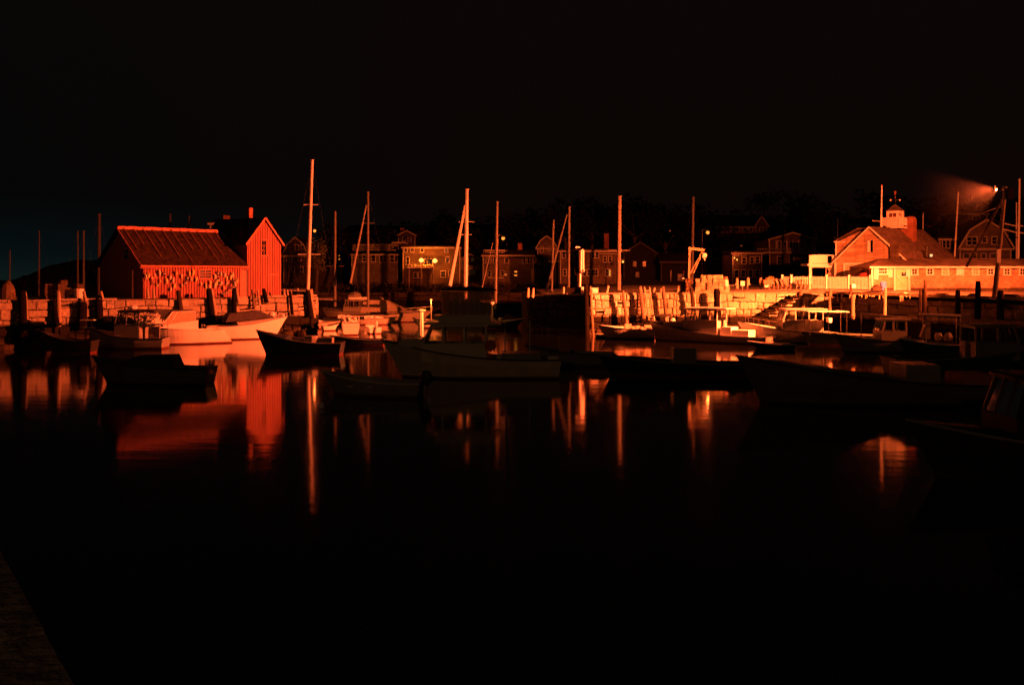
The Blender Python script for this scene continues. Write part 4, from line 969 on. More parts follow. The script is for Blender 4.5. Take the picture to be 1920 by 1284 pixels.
q = MB(); c = W(1150, 477, 153.8); q.bb(c.x - 2.2, c.x + 1.0, 153.3, 153.95, c.z, c.z + .12); q.build('window_hood', trim, h)
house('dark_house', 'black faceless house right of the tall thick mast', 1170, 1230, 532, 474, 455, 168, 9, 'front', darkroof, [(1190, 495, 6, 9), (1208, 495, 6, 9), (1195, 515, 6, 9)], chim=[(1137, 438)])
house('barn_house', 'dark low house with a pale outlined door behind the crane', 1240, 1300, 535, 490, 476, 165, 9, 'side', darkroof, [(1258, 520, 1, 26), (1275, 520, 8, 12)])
house('hill_house', 'wide faint house on the rise above the portico house, with a lean-to end', 1344, 1416, 438, 425, 421, 210, 9, 'flat', clap_g, [(1352, 432, 4, 9), (1366, 431, 8, 7), (1382, 431, 8, 7), (1397, 431, 8, 7), (1408, 431, 6, 7)])
h = house('lean_to', 'slanted wing rising at the right of the faint hilltop house', 1417, 1438, 436, 421, 406, 209, 8, 'front', clap_w, [(1427, 430, 6, 6)])
h = house('portico_house', 'pale house with a wide pediment and tall windows behind the bollards', 1443, 1528, 540, 449, 437, 160, 10, 'front', clap_w,
      [(1462, 461, 6, 17), (1472.5, 462, 5, 17), (1483.5, 462, 5, 17), (1495, 462, 6, 15), (1506, 457, 5, 12), (1524, 459, 3, 12), (1461, 488, 7, 13), (1484, 486, 7, 12), (1506, 490, 7, 12), (1465, 515, 6, 12), (1490, 515, 6, 12)])
q = MB(); a = W(1420, 474, 159); b_ = W(1530, 0, 159); q.bb(a.x, b_.x, 158.4, 159.95, a.z - .12, a.z + .1)
for px in (1445, 1458, 1467, 1478, 1489, 1500): c = W(px, 0, 159); q.bb(c.x - .1, c.x + .1, 159.75, 159.9, a.z + .1, W(0, 450, 159).z)
q.build('portico_columns', trim, h); rail(h, 1421, 1530, 466, 474, 158.5, gap=.4)
h = house('lodge', 'two storey house with an entrance lantern, left of the portico house', 1374, 1428, 540, 473, 469, 156, 8, 'flat', clap_w,
      [(1381, 476, 7, 5), (1394, 476, 7, 5), (1395, 489, 7, 11), (1410, 488, 6, 11), (1420, 487, 7, 11), (1381, 513, 7, 13), (1393.5, 513, 7, 13), (1407, 513, 7, 13), (1419.5, 513, 7, 13)])
for px, py in ((1377, 483.5), (1382, 487)):
    c = W(px, py, 155.5); q = MB(); q.lathe(c, [(.04, -.14), (.13, 0), (.04, .14)], 8); q.build('lantern', lamp_glow, h)
point_light('lantern_light', W(1379, 486, 154.6), 170)
h = house('gambrel_house', 'dim gambrel roofed house behind the long wing, under the utility pole', 1800, 1895, 500, 464, 413, 128, 9, 'gambrel', clap_g,
      [(1817, 452, 8, 14), (1827, 452, 8, 14), (1845.5, 450, 8, 9), (1864, 451, 8, 13), (1874, 451, 8, 13), (1812, 480, 10, 7), (1825, 480, 10, 7), (1844, 480, 8, 7), (1862, 480, 10, 7)])
house('flat_house', 'dim house with a white framed glass door, left of the gambrel house behind the wing', 1762, 1800, 500, 447, 440, 130, 8, 'flat', clap_d, [(1770, 458, 5, 14), (1777.5, 458, 5, 14), (1785, 480, 9, 8), (1796, 480, 6, 8)])
house('upper_house', 'very faint large house high among the trees above the club wing', 1760, 1850, 440, 400, 384, 175, 10, 'hip', clap_d, [(1775, 420, 6, 10), (1790, 420, 6, 10), (1810, 420, 6, 10), (1830, 412, 12, 14)])
# far chimneys seen over the shack
house('chimney_house', 'black hidden house whose chimney shows just left of the red tower', 395, 460, 470, 418, 413, 150, 8, 'side', clap_d, [(450, 470, 5, 8)], chim=[(425, 404)])

# street lamps --------------------------------------------------------------------
def street_lamp(px, py, Y, label, power, r=.22, ybase=535, globe=lamp_glow, color=SOD):
    c = W(px, py, Y); o = thing('street_lamp', label, 'street lamp', (c.x - .9, Y, W(0, ybase, Y).z))
    q = MB(); q.tube((c.x - .9, Y, W(0, ybase, Y).z - .8), (c.x - .9, Y, c.z + .5), .1, .07, 8); q.build('pole', pile, o)
    q = MB(); q.path([(c.x - .9, Y, c.z + .4), (c.x - .4, Y, c.z + .55), (c.x, Y, c.z + .32)], .04); q.build('arm', steel, o)
    q = MB(); q.lathe((c.x, Y, c.z + .2), [(.32, 0), (.2, .12), (.05, .2)], 10); q.build('shade', steel, o)
    q = MB(); q.lathe((c.x, Y, c.z), [(.05, -r), (r * .8, -r * .6), (r, 0), (r * .8, r * .6), (.1, r * .9)], 10); q.build('globe', globe, o)
    point_light('street_lamp_light', (c.x, Y - .1, c.z - r - .15), power, color); return o
gl2 = emis('street lamp globe glow', (1, .28, .035), 1.9)
street_lamp(590, 433, HB - 7, 'street lamp glowing above the bright treetop by the tall lit mast', 160, .26, globe=gl2)
street_lamp(943.5, 447, HB - 8, 'blazing street lamp right of the mast over the long house', 900, .3, globe=gl2)
street_lamp(1327, 436, 160, 'blazing street lamp right of the crane mast, alone against the dark', 500, .28, globe=gl2)
street_lamp(1168, 491, 150, 'small lamp at the shingled house corner behind the tall thick mast', 120, .16)
for (px, py, Y, lab) in ((1256, 433, 230, 'tiny far lamp high in the dark left of the street lamp over the crane'), (1360, 463, 200, 'left of two faint lamps among the trees below the hilltop house'), (1390, 461, 200, 'right of two faint lamps among the trees below the hilltop house'), (827, 442, 230, 'small oblong lamp high above the pale balcony house'), (1564, 446, 190, 'dull yellow lamp left of the club dormer')):
    c = W(px, py, Y); o = thing('distant_lamp', lab, 'lamp', (c.x, Y, c.z - 4)); q = MB(); q.tube((c.x, Y, c.z - 8), (c.x, Y, c.z - .1), .08, .06, 6); q.build('pole', pile, o)
    q = MB(); q.lathe(c, [(.05, -.15), (.28, 0), (.05, .15)], 8); q.build('globe', emis('far lamp glow', (1, .12, .03), .28), o)

# trees ---------------------------------------------------------------------------
def leaf_cloud(q, c, rx, ry, rz, n, size, rnd, holes=True):
    cl_ = [(Vector((rnd.uniform(-1, 1), rnd.uniform(-1, 1), rnd.uniform(-.9, 1))), rnd.uniform(.28, .5)) for _ in range(14)]
    cl_ = [(d * (.75 / max(.75, d.length)), r) for d, r in cl_]
    for _ in range(n):
        cc, cr2 = rnd.choice(cl_); d = Vector((rnd.gauss(0, 1), rnd.gauss(0, 1), rnd.gauss(0, 1))).normalized() * cr2 * rnd.uniform(.5, 1.05)
        p = cc + d; p = Vector((p.x * rx, p.y * ry, p.z * rz)) + c
        a = Vector((rnd.gauss(0, 1), rnd.gauss(0, 1), rnd.gauss(0, .6))).normalized() * size * rnd.uniform(.6, 1.3); b_ = a.cross(Vector((rnd.gauss(0, 1), rnd.gauss(0, 1), rnd.gauss(0, 1)))).normalized() * size * rnd.uniform(.4, .9)
        q.add([p - a, p - b_ * .5, p + a, p + b_], [(0, 1, 2, 3)])
def tree(label, px, Y, ytop, ybase, w, mat=leafm, seed=0, n=900, size=.35, group=None):
    rnd = random.Random(seed + int(px)); t = W(px, ytop, Y); b_ = W(px, ybase, Y); Hh = t.z - b_.z
    o = thing('tree', label, 'tree', (b_.x, Y, b_.z), 0, group); q = MB(); top = Vector((b_.x + rnd.uniform(-.3, .3), Y, b_.z + Hh * .5))
    q.tube((b_.x, Y, b_.z - 1), top, Hh * .035 + .05, Hh * .02 + .03, 8)
    for k in range(7):
        a = rnd.uniform(0, 6.28); q.tube(Vector((b_.x, Y, b_.z + Hh * rnd.uniform(.3, .5))), Vector((b_.x + math.cos(a) * w * .35, Y + math.sin(a) * w * .35, b_.z + Hh * rnd.uniform(.6, .85))), .07, .03, 5)
    q.build('trunk', bark, o)
    q = MB(); leaf_cloud(q, Vector((b_.x, Y, b_.z + Hh * .62)), w / 2, w / 2, Hh * .42, n, size, rnd); q.build('crown', mat, o)
    return o
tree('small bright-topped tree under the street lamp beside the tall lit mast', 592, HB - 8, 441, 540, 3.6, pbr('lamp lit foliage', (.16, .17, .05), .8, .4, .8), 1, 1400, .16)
for (px, Y, yt, yb, w, lab) in [(628, 188, 420, 530, 9, 'dark tree behind the dim faint mast right of the bright-topped tree'), (655, 192, 432, 532, 9, 'dark tree left of the railed porch house'),
    (722, 200, 430, 500, 11, 'dark tree behind the railed porch house'), (805, 205, 425, 490, 11, 'dark tree rising behind the balcony lamps'), (858, 200, 415, 500, 10, 'dark tree behind the leaning furled sail'),
    (905, 205, 425, 500, 10, 'dark tree between the brightest mast and the long house'), (970, 200, 405, 490, 14, 'broad dark tree behind the long house'), (1062, 188, 400, 490, 12, 'dark tree behind the forked masts'),
    (1110, 190, 392, 480, 13, 'dark tree above the shingled house'), (1190, 185, 385, 500, 12, 'dark tree right of the tall thick mast'), (1250, 190, 390, 520, 13, 'dark tree left of the crane mast'),
    (1330, 200, 400, 530, 12, 'dark tree behind the lone street lamp'), (1395, 185, 440, 500, 12, 'dark tree between the hilltop house and the lodge'), (1470, 230, 360, 450, 18, 'tall dark tree above the portico house'),
    (1560, 180, 400, 520, 12, 'dark tree behind the club balcony'), (1740, 170, 375, 470, 13, 'dark tree right of the club cupola'), (1890, 175, 370, 470, 12, 'dark tree behind the top of the utility pole'), (1530, 220, 375, 450, 14, 'dark tree right of the portico house roof')]:
    tree(lab, px, Y, yt, yb, w, n=800, size=.45, group='dark trees behind the houses')
# bushes along the far shore, the wood on the hill
q = MB(); rnd = random.Random(21)
for k in range(60):
    px = rnd.uniform(530, 1050); c = W(px, rnd.uniform(536, 548), 176 + rnd.uniform(-2, 2)); leaf_cloud(q, c, 1.6, 1.2, rnd.uniform(.7, 1.6), 110, .22, rnd)
tag(q.build('shore_bushes', pbr('bush foliage', (.05, .045, .02), .9, .5, 1, spec=.02)), 'scrubby bushes growing along the far shore below the houses', 'bushes', kind='stuff')
q = MB()
for k in range(150):
    x = rnd.uniform(-30, 190); y = rnd.uniform(225, 330); z = hgt(x, y); hh = rnd.uniform(6, 12); leaf_cloud(q, Vector((x, y, z + hh * .5)), 5.5, 4, hh * .6, 110, .9, rnd)
tag(q.build('hill_wood', leafm), 'dark wood covering the hill behind the town', 'wood', kind='stuff')
# low far seawall
sw = thing('seawall', 'low dim seawall at the far shore behind the moored boats', 'wall', (-10, 174, 0)); q = MB(); stone_face(q, (-36, 173.5), (7, 171), -.5, 3.4, (0, -1), 55, .6, .9, .8, 2.2); q.build('wall_face', stone_mat('dark seawall stone', (.07, .055, .04)), sw)
q = MB(); q.bb(-36, 7, 174.2, 176.5, -.5, 3.3); q.build('core', mortar, sw)
gelgrey_d = pbr('sooty mast', (.035, .032, .03), .7, .2, 3)  # darkest mast copy for the faint far masts, dimness put into the colour
# ================================================================ BOATS  (local +x = bow, z=0 waterline)
def hull(o, L, B, fs, fb, mat, rake=.9, transom=.15, full=.45, stripe=None, deckm=None, sink=.35, draft=.35, bottomm=bottom, chine=.55, trans_w=.86):
    """lofted hull with bulwark; returns functions for the sheer"""
    NS = 18; secs = []
    def bs(s): return B / 2 * (trans_w + (1 - trans_w) * min(1, s / .35) if s < .35 else (1 - (max(0, (s - full) / (1 - full))) ** 2.3) if s > full else 1)
    def zs(s): return fs + (fb - fs) * max(0, (s - .15) / .85) ** 1.8
    def xs_(s, z): return -L / 2 + L * s - (rake * (1 - max(0, z) / fb)) * s ** 5 + transom * (1 - s) ** 8 * (-(z - .1) / max(.1, fs))
    outer = []; inner = []
    for i in range(NS + 1):
        s = i / NS; b = max(.03, bs(s)); z = zs(s); fl = .86 - .45 * s ** 3
        bw = b * fl
        pts = [(b, z), (b * (1 - (1 - fl) * .35), z * .62), (bw, z * chine * .35), (bw * .95, 0.13), (bw * .8, -draft * .6), (0.02, -draft)]
        outer.append([(xs_(s, pz), py, pz) for py, pz in pts]); dz = z - min(sink, z * .6); th = min(.07, b * .5)
        inner.append([(xs_(s, z) - (0 if s < .5 else .06 * s), b - th, z), (xs_(s, dz) - .05, max(.01, b * .95 - th), dz)])
    def loft(q, rows, sgn):
        vs = [(x, sgn * y, z) for r in rows for x, y, z in r]; m = len(rows[0])
        q.add(vs, [(i * m + j, (i + 1) * m + j, (i + 1) * m + j + 1, i * m + j + 1) for i in range(len(rows) - 1) for j in range(m - 1)])
    q = MB(); bt = MB()
    for sg in (1, -1):
        loft(q, [r[:4] for r in outer], sg); loft(bt, [r[3:] for r in outer], sg)
        loft(q, [[r[0], i_[0]] for r, i_ in zip(outer, inner)], sg); loft(q, inner, sg)
    t = [(x, y, z) for x, y, z in outer[0][:4]] + [(x, -y, z) for x, y, z in outer[0][:4]][::-1]
    q.add(t, [tuple(range(8))])
    ti = [inner[0][0], inner[0][1], (inner[0][1][0], -inner[0][1][1], inner[0][1][2]), (inner[0][0][0], -inner[0][0][1], inner[0][0][2])]
    q.add([(x + .06, y, z) for x, y, z in ti], [(0, 1, 2, 3)]); q.add([t[0], ((ti[0][0] + .06), ti[0][1], ti[0][2]), ((ti[3][0] + .06), ti[3][1], ti[3][2]), t[-1]], [(0, 1, 2, 3)])
    tb_ = [(x, y, z) for x, y, z in outer[0][3:]] + [(x, -y, z) for x, y, z in outer[0][3:]][::-1]; bt.add(tb_, [tuple(range(6))])
    h = q.build('hull', mat, o, local=True, smooth=False); bt.build('bottom', bottomm, h, local=True)
    d = MB(); vs = []
    for i in range(NS + 1): x, y, z = inner[i][1]; vs += [(x, y, z + .004), (x, -y, z + .004)]
    d.add(vs, [(2 * i, 2 * i + 2, 2 * i + 3, 2 * i + 1) for i in range(NS)]); d.build('deck', deckm or gelgrey, o, local=True)
    r = MB()
    for sg in (1, -1): r.path([(outer[i][0][0], sg * (outer[i][0][1] + .01), outer[i][0][2] - .03) for i in range(NS + 1)], .045, 5)
    r.build('rub_rail', stripe or black, h, local=True)
    X = lambda s: -L / 2 + L * s
    return X, bs, zs, h
def foredeck(o, X, bs, zs, s0, mat, camber=.14, drop=.03):
    q = MB(); vs = []; N = 8
    for i in range(N + 1):
        s = s0 + (.985 - s0) * i / N; b = max(.02, bs(s) - .03); z = zs(s) - drop; vs += [(X(s), b, z), (X(s), b * .5, z + camber * .8 * b), (X(s), 0, z + camber * b), (X(s), -b * .5, z + camber * .8 * b), (X(s), -b, z)]
    q.add(vs, [(5 * i + j, 5 * i + 5 + j, 5 * i + 6 + j, 5 * i + 1 + j) for i in range(N) for j in range(4)]); b = bs(s0)
    q.add([vs[0], vs[1], vs[2], vs[3], vs[4], (vs[4][0], vs[4][1], vs[4][2] - .4), (vs[0][0], vs[0][1], vs[0][2] - .4)], [(0, 1, 2, 3, 4, 5, 6)])
    return q.build('foredeck', mat, o, local=True)
def cabin(o, x0, x1, w, z0, zsill, z1, mat, rakef=.35, nside=2, roofm=None, over=(.3, .25, .1), back=True, taper=.92, posts=True, name='cabin', nfront=3, aft_open=True):
    """wheelhouse with real openings: lower walls, corner pillars, glass, roof; x1 is the front"""
    h = w / 2; ht = h * taper; q = MB(); xt = x1 - rakef * (z1 - zsill)
    th = .06
    def wall(a, b_, zA, zB):
        q.prism([(a[0], a[1], zA), (b_[0], b_[1], zA), (b_[0], b_[1], zB), (a[0], a[1], zB)], (0, 0, 0)) if False else None
    q.bb(x0, x1, -h, -h + th, z0, zsill); q.bb(x0, x1, h - th, h, z0, zsill); q.bb(x1 - th, x1, -h + th, h - th, z0, zsill)
    if back: q.bb(x0, x0 + th, -h + th, -h * .35, z0, zsill); q.bb(x0, x0 + th, h * .25, h - th, z0, zsill)
    pw = .11
    for sg in (-1, 1):
        q.beam((x1 - .05, sg * (h - .04), zsill - .02), (xt - .02, sg * (ht - .04), z1), pw, pw)
        n = nside
        for k in range(n):
            x = x0 + (x1 - x0) * k / n + .05; q.beam((x, sg * (h - .04), zsill - .02), (x, sg * (ht - .04), z1), pw, pw * (1.6 if k else 1.2))
        q.beam((x0, sg * (ht - .03), z1 - .06), (xt, sg * (ht - .03), z1 - .06), .06, .14)
    for k in range(1, nfront): y = -h + w * k / nfront; q.beam((x1 - .04, y, zsill - .02), (xt, y * taper, z1), .06, .08)
    q.beam((xt, -ht, z1 - .06), (xt, ht, z1 - .06), .06, .14); q.beam((x0 + .03, -ht, z1 - .06), (x0 + .03, ht, z1 - .06), .06, .14)
    c = q.build(name, mat, o, local=True)
    r = MB(); a = MB()
    x0r, x1r, yr = x0 - over[0], xt + over[1], ht + over[2]
    rr_ = []
    for (zz, ins) in ((z1, 0), (z1 + .07, 0), (z1 + .13, .12)): rr_ += [(x0r + ins, -yr + ins, zz), (x1r - ins - .1, -yr + ins, zz), (x1r - ins, -yr * .5, zz), (x1r - ins, yr * .5, zz), (x1r - ins - .1, yr - ins, zz), (x0r + ins, yr - ins, zz)]
    r.add(rr_, [tuple(range(6))[::-1], tuple(range(12, 18))] + [(k * 6 + i, k * 6 + (i + 1) % 6, k * 6 + 6 + (i + 1) % 6, k * 6 + 6 + i) for k in range(2) for i in range(6)])
    r.build('roof', roofm or mat, c, local=True)
    for sg in (-1, 1):
        for k in range(nside):
            xa = x0 + (x1 - x0) * k / nside + .12; xb = x0 + (x1 - x0) * (k + 1) / nside - .02; g = MB()
            tb = min(xb, xt + 0) if k == nside - 1 else xb
            g.add([(xa, sg * (h - .04), zsill), (xb, sg * (h - .04), zsill), (tb, sg * (ht - .04), z1 - .1), (xa, sg * (ht - .04), z1 - .1)], [(0, 1, 2, 3)]); g.build('side_window', glass, c, local=True)
    g = MB(); g.add([(x1 - .05, -h + .05, zsill), (x1 - .05, h - .05, zsill), (xt - .01, ht - .05, z1 - .1), (xt - .01, -ht + .05, z1 - .1)], [(0, 1, 2, 3)]); g.build('windscreen', glass, c, local=True)
    return c
def outboard(o, x, z, mat=black):
    q = MB(); q.lathe((x - .25, 0, z + .35), [(.1, -.35), (.2, -.2), (.24, .1), (.2, .3), (.08, .38)], 8, Matrix.Diagonal((1.3, .85, 1))); m = q.build('outboard_motor', mat, o, local=True)
    q = MB(); q.box((x - .2, 0, z - .3), (.16, .1, 1.0)); q.build('motor_leg', gelgrey, m, local=True)
def pulpit(o, X, bs, zs, s0=.68, h=.55, mat=alu):
    q = MB(); N = 8
    for sg in (1, -1):
        P = []
        for i in range(N + 1): s = s0 + (.99 - s0) * i / N; P.append((X(s) + .05, sg * max(.02, bs(s) - .06), zs(s) + h))
        q.path(P, .025, 5)
        for i in range(0, N + 1, 2): x, y, z = P[i]; q.tube((x, y, z), (x - .02, y, z - h - .02), .02, .02, 5)
    q.build('bow_rail', mat, o, local=True)
def boat_root(name, label, xs_, xb, Y, cat='boat', yaw=0, group=None):
    """stern and bow columns in the photo, depth of the centre line"""
    xc = (xs_ + xb) / 2; L = abs(xb - xs_) * Y / FPX; rz = (0 if xb > xs_ else math.pi) + yaw
    return thing(name, label, cat, (W(xc, 0, Y).x, Y, 0), rz, group), L / max(.35, abs(math.cos(yaw)))
def mast_at(o, root, base_px, top_px, Y, r=.12, mat=alu, spreaders=(), name='mast', lean=0):
    """mast given by photo points, in world space"""
    b_ = W(*base_px, Y); t = W(*top_px, Y); q = MB(); q.tube(b_, t, r, r * .8, 8); q.lathe(t, [(r * .5, -.02), (r * 1.0, .02), (r * 1.0, .09), (r * .4, .12)], 8); m = q.build(name, mat, root)
    for (y, w) in spreaders:
        f = (base_px[1] - y) / (base_px[1] - top_px[1]); c = b_.lerp(t, f); q = MB(); q.tube(c - Vector((w / 2, 0, 0)), c + Vector((w / 2, 0, 0)), .045, .045, 6); q.build('spreader', mat, m)
    return b_, t, m
def sailboat(label, xs_, xb, Y, base, top, r=.12, spreaders=(), hullm=None, group=None, stay=None, yaw=0, boom=True, wid=.22, stay_r=.12, matm=None, sm=None, fs=.75, fb=1.0, name='sailboat'):
    o, L = boat_root(name, label, xs_, xb, Y, 'sailboat', yaw, group)
    X, bs, zs, h = hull(o, L, L * .3, fs, fb, hullm or gelmid, rake=.9, full=.35, deckm=gelcream, sink=.06, trans_w=.65)
    q = MB(); n = 6; hh = .42; vs = []
    for i in range(n + 1):
        s = .33 + .42 * i / n; w = (bs(s) - .35) * (1 if i else .98); z = zs(s) - .04; t = hh * (1 - (i / n) ** 3); vs += [(X(s), w, z), (X(s) - .05, w * .85, z + t), (X(s) - .05, -w * .85, z + t), (X(s), -w, z)]
    q.add(vs, [(4 * i + j, 4 * i + 4 + j, 4 * i + 5 + j, 4 * i + 1 + j) for i in range(n) for j in range(3)] + [(0, 1, 2, 3), tuple(4 * n + j for j in range(4))])
    ct = q.build('cabin_trunk', gel, o, local=True)
    for sg in (-1, 1):
        q = MB()
        for k in range(2): s = .42 + .12 * k; q.box((X(s), sg * ((bs(s) - .35) * .93 + .015), zs(s) + .17), (L * .06, .02, .14))
        q.build('port_light', pane_d, ct, local=True)
    b_, t, m = mast_at(o, o, base, top, Y, r, matm or alu, spreaders)
    Hm = t.z - b_.z; s_ = .55
    if boom:
        d = -1 if xb > xs_ else 1; zb = max(b_.z + .9, 1.6); fx = b_.x + (t.x - b_.x) * ((zb - b_.z) / Hm)
        q = MB(); q.tube((fx, Y, zb), (fx + d * L * .42, Y, zb + .1), .06, .05, 6); bm = q.build('boom', alu, o)
        q = MB()
        for k in range(8): f = k / 8; q.tube((fx + d * L * .40 * f, Y, zb + .16), (fx + d * L * .40 * (f + .125), Y, zb + .17), .16 - .07 * f, .15 - .07 * f, 7)
        q.build('furled_mainsail', canvas if random.random() < .6 else sail, bm)
    q = MB()
    ends = [(o.location.x + (L * .47) * (1 if xb > xs_ else -1), Y, 1.0), (o.location.x - (L * .47) * (1 if xb > xs_ else -1), Y, .8), (b_.x, Y - L * .13, .8), (b_.x, Y + L * .13, .8)]
    for e_ in ends: q.tube(e_, t, .006, .006, 4)
    q.build('stays', black, o)
    if stay:       # furled headsail : photo points (bottom, top)
        q = MB(); p0, p1 = W(*stay[0], Y), W(*stay[1], Y); N = 10
        for k in range(N): q.tube(p0.lerp(p1, k / N), p0.lerp(p1, (k + 1) / N), stay_r * (1.15 - .5 * k / N), stay_r * (1.15 - .5 * (k + 1) / N), 7)
        q.build('furled_headsail', sm or sail, o)
    return o, X, bs, zs

# --- sailboats whose masts stand over the harbour
sailboat('sailboat hidden behind the wharf end, with the tallest bright mast beside the red tower', 520, 640, 116, (577, 560), (585.5, 301), .2, [(384, 1.7), (477, 2.6)], group=None)
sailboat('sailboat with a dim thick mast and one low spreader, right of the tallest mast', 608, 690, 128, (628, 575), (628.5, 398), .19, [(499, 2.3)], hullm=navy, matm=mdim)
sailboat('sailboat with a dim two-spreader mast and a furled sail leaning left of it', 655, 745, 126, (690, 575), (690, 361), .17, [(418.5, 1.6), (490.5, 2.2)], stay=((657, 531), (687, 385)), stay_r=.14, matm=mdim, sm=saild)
sailboat('sailboat with the brightest central mast and a thick leaning furled sail', 830, 945, 122, (873, 560), (875.5, 356), .27, [(416, 1.9), (440, 1.4)], stay=((843, 536), (872, 385)), stay_r=.24, hullm=gelgrey)
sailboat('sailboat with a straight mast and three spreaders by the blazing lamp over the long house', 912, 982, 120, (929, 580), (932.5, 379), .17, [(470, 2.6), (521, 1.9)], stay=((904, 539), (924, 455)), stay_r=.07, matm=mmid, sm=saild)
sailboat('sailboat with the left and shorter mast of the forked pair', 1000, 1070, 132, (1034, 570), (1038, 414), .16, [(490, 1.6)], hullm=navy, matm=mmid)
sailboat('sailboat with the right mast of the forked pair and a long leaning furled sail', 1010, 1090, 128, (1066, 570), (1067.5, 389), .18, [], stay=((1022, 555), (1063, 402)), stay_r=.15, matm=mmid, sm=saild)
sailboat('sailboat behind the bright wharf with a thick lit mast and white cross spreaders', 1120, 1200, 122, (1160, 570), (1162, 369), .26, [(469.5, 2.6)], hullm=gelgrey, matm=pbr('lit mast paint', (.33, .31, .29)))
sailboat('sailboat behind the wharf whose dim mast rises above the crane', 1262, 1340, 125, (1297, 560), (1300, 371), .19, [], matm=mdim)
# dim distant masts
for (x0, y0, x1, y1, Yd, r, lab) in [(186, 560, 186, 402, 150, .28, 'faint thick mast left of the red shack'), (157, 560, 157, 434, 160, .17, 'faint mast behind the bright white tub'), (146, 560, 146, 434, 165, .12, 'thin faint mast left of another behind the traps'),
        (355, 560, 355, 406, 150, .2, 'faint mast top standing above the shack ridge'), (319, 560, 319, 402, 160, .22, 'very faint mast top above the middle of the shack ridge'), (18, 560, 19, 470, 170, .1, 'thin dark mast far left against the teal sky'), (73, 560, 74, 434, 170, .1, 'hair-thin mast against the teal sky above the traps')]:
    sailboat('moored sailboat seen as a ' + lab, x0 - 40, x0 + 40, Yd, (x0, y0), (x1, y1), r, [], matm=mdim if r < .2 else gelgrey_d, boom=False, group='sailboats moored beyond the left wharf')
for (x0, y0, x1, y1, Yd, r, lab) in [(1789, 500, 1797, 361, 122, .11, 'pale slender mast leaning over the club wing'), (1909, 520, 1912, 336, 116, .14, 'bright mast at the right edge beyond the utility pole'), (1906, 520, 1906, 380, 124, .1, 'dim thin mast beside the bright right edge mast'), (1730, 480, 1731, 400, 130, .08, 'faint thin mast right of the club chimney'), (1570, 500, 1571, 411, 126, .08, 'faint thin mast behind the club dormer')]:
    b_ = W(x0, y0, Yd); o = thing('mast', lab, 'mast', (b_.x, Yd, 4.85)); q = MB(); bb_ = W(x0, y0, Yd); tt = W(x1, y1, Yd); dd = (tt - bb_); bb_ = bb_ - dd * ((bb_.z - 4.6) / dd.z); q.tube(bb_, tt, r, r * .75, 8); q.build('pole', alu, o)
    q = MB(); q.lathe(tt, [(r * .5, 0), (r, .03), (r * .3, .12)], 8); q.build('cap', steel, o)
for k, (x0, y0, x1, y1) in enumerate(((1884, 419.5, 1918, 424), (1882, 430, 1924, 438))):
    o = thing('yard_spar', ('upper' if k == 0 else 'lower') + ' of two lit spars between the utility pole and the bright right edge mast', 'spar', W(x0, y0, 116)); q = MB(); q.path([W(x0, y0, 116), W((x0 + x1) / 2, (y0 + y1) / 2 + 1.5, 116), W(x1, y1, 116)], .07, 6); q.build('spar', alu, o)

# --- far lit motor boats
o, L = boat_root('cabin_boat', 'far cabin boat with small square windows, left of the lit express cruiser', 690, 602, 150)
X, bs, zs, h = hull(o, L, 2.6, .8, 1.5, gelmid); foredeck(o, X, bs, zs, .55, gelmid); cabin(o, X(.05), X(.5), 2.1, .7, 1.55, 2.55, gelmid, nside=4); q = MB(); q.bb(X(.15), X(.4), -.7, .7, 2.95, 3.3); q.lathe((X(.28), 0, 3.3), [(.9, 0), (.8, .25), (.4, .5)], 8); q.build('flying_bridge', gelmid, o, local=True)
o, L = boat_root('express_cruiser', 'long lit express cruiser with sloping canvas, pointing right behind the small sterns', 640, 812, 134)
X, bs, zs, h = hull(o, L, 3.4, 1.0, 1.55, gelmid, rake=1.6); foredeck(o, X, bs, zs, .5, gelmid, .25); q = MB(); q.prism([(X(.22), -1.3, 1.3), (X(.72), -1.1, 1.55), (X(.5), -1.0, 2.9), (X(.26), -1.1, 3.0)], (0, 2.5, 0)); q.build('canvas_top', greycanvas, o, local=True)
q = MB(); q.tube((X(.3), 0, 2.9), (X(.3), 0, 3.5), .04, .04, 6); q.lathe((X(.42), 0, 3.05), [(.5, 0), (.55, .1), (.2, .3)], 10); q.build('radar_dome', gelmid, o, local=True); pulpit(o, X, bs, zs)
# sterns lit bright
def stern_boat(label, px, yw, Y, B, fs, L, yaw, mat=gel, motor=False, cab=False, name='small_boat', rail_=False):
    o = thing(name, label, 'boat', (W(px, 0, Y).x, Y, 0), yaw)
    X, bs, zs, h = hull(o, L, B, fs, fs + .35, mat, transom=.1, trans_w=.9); foredeck(o, X, bs, zs, .55, gel)
    if motor: outboard(o, X(0), fs, gel)
    if cab: q = MB(); q.prism([(X(.4), -B * .35, fs), (X(.75), -B * .3, fs + .1), (X(.62), -B * .28, fs + .55), (X(.42), -B * .33, fs + .6)], (0, B * .66, 0)); q.build('cuddy', gel, o, local=True)
    if rail_:
        q = MB(); z = fs + .65
        for sg in (-1, 1): q.path([(X(.02), 0, z), (X(.02), sg * B * .4, z), (X(.3), sg * B * .47, z)], .03, 5); q.tube((X(.02), sg * B * .4, fs), (X(.02), sg * B * .4, z), .025, .025, 5); q.tube((X(.3), sg * B * .47, fs), (X(.3), sg * B * .47, z), .025, .025, 5)
        q.build('stern_rail', alu, o, local=True)
    return o
sb = stern_boat('small yacht with a round brightly lit stern and cushions, right of the dark lobster boat', 657, 625, 106, 1.95, 1.25, 6, R(100), cab=True, name='sailing_yacht', rail_=True)
q = MB(); rr = random.Random(6)
for k in range(9): q.lathe((rr.uniform(-2.5, .5), rr.uniform(-.6, .6), 1.4 + rr.uniform(0, .5)), [(.1, -.2), (.3, 0), (.1, .2)], 8, Matrix.Rotation(rr.uniform(0, 1.5), 3, 'X'))
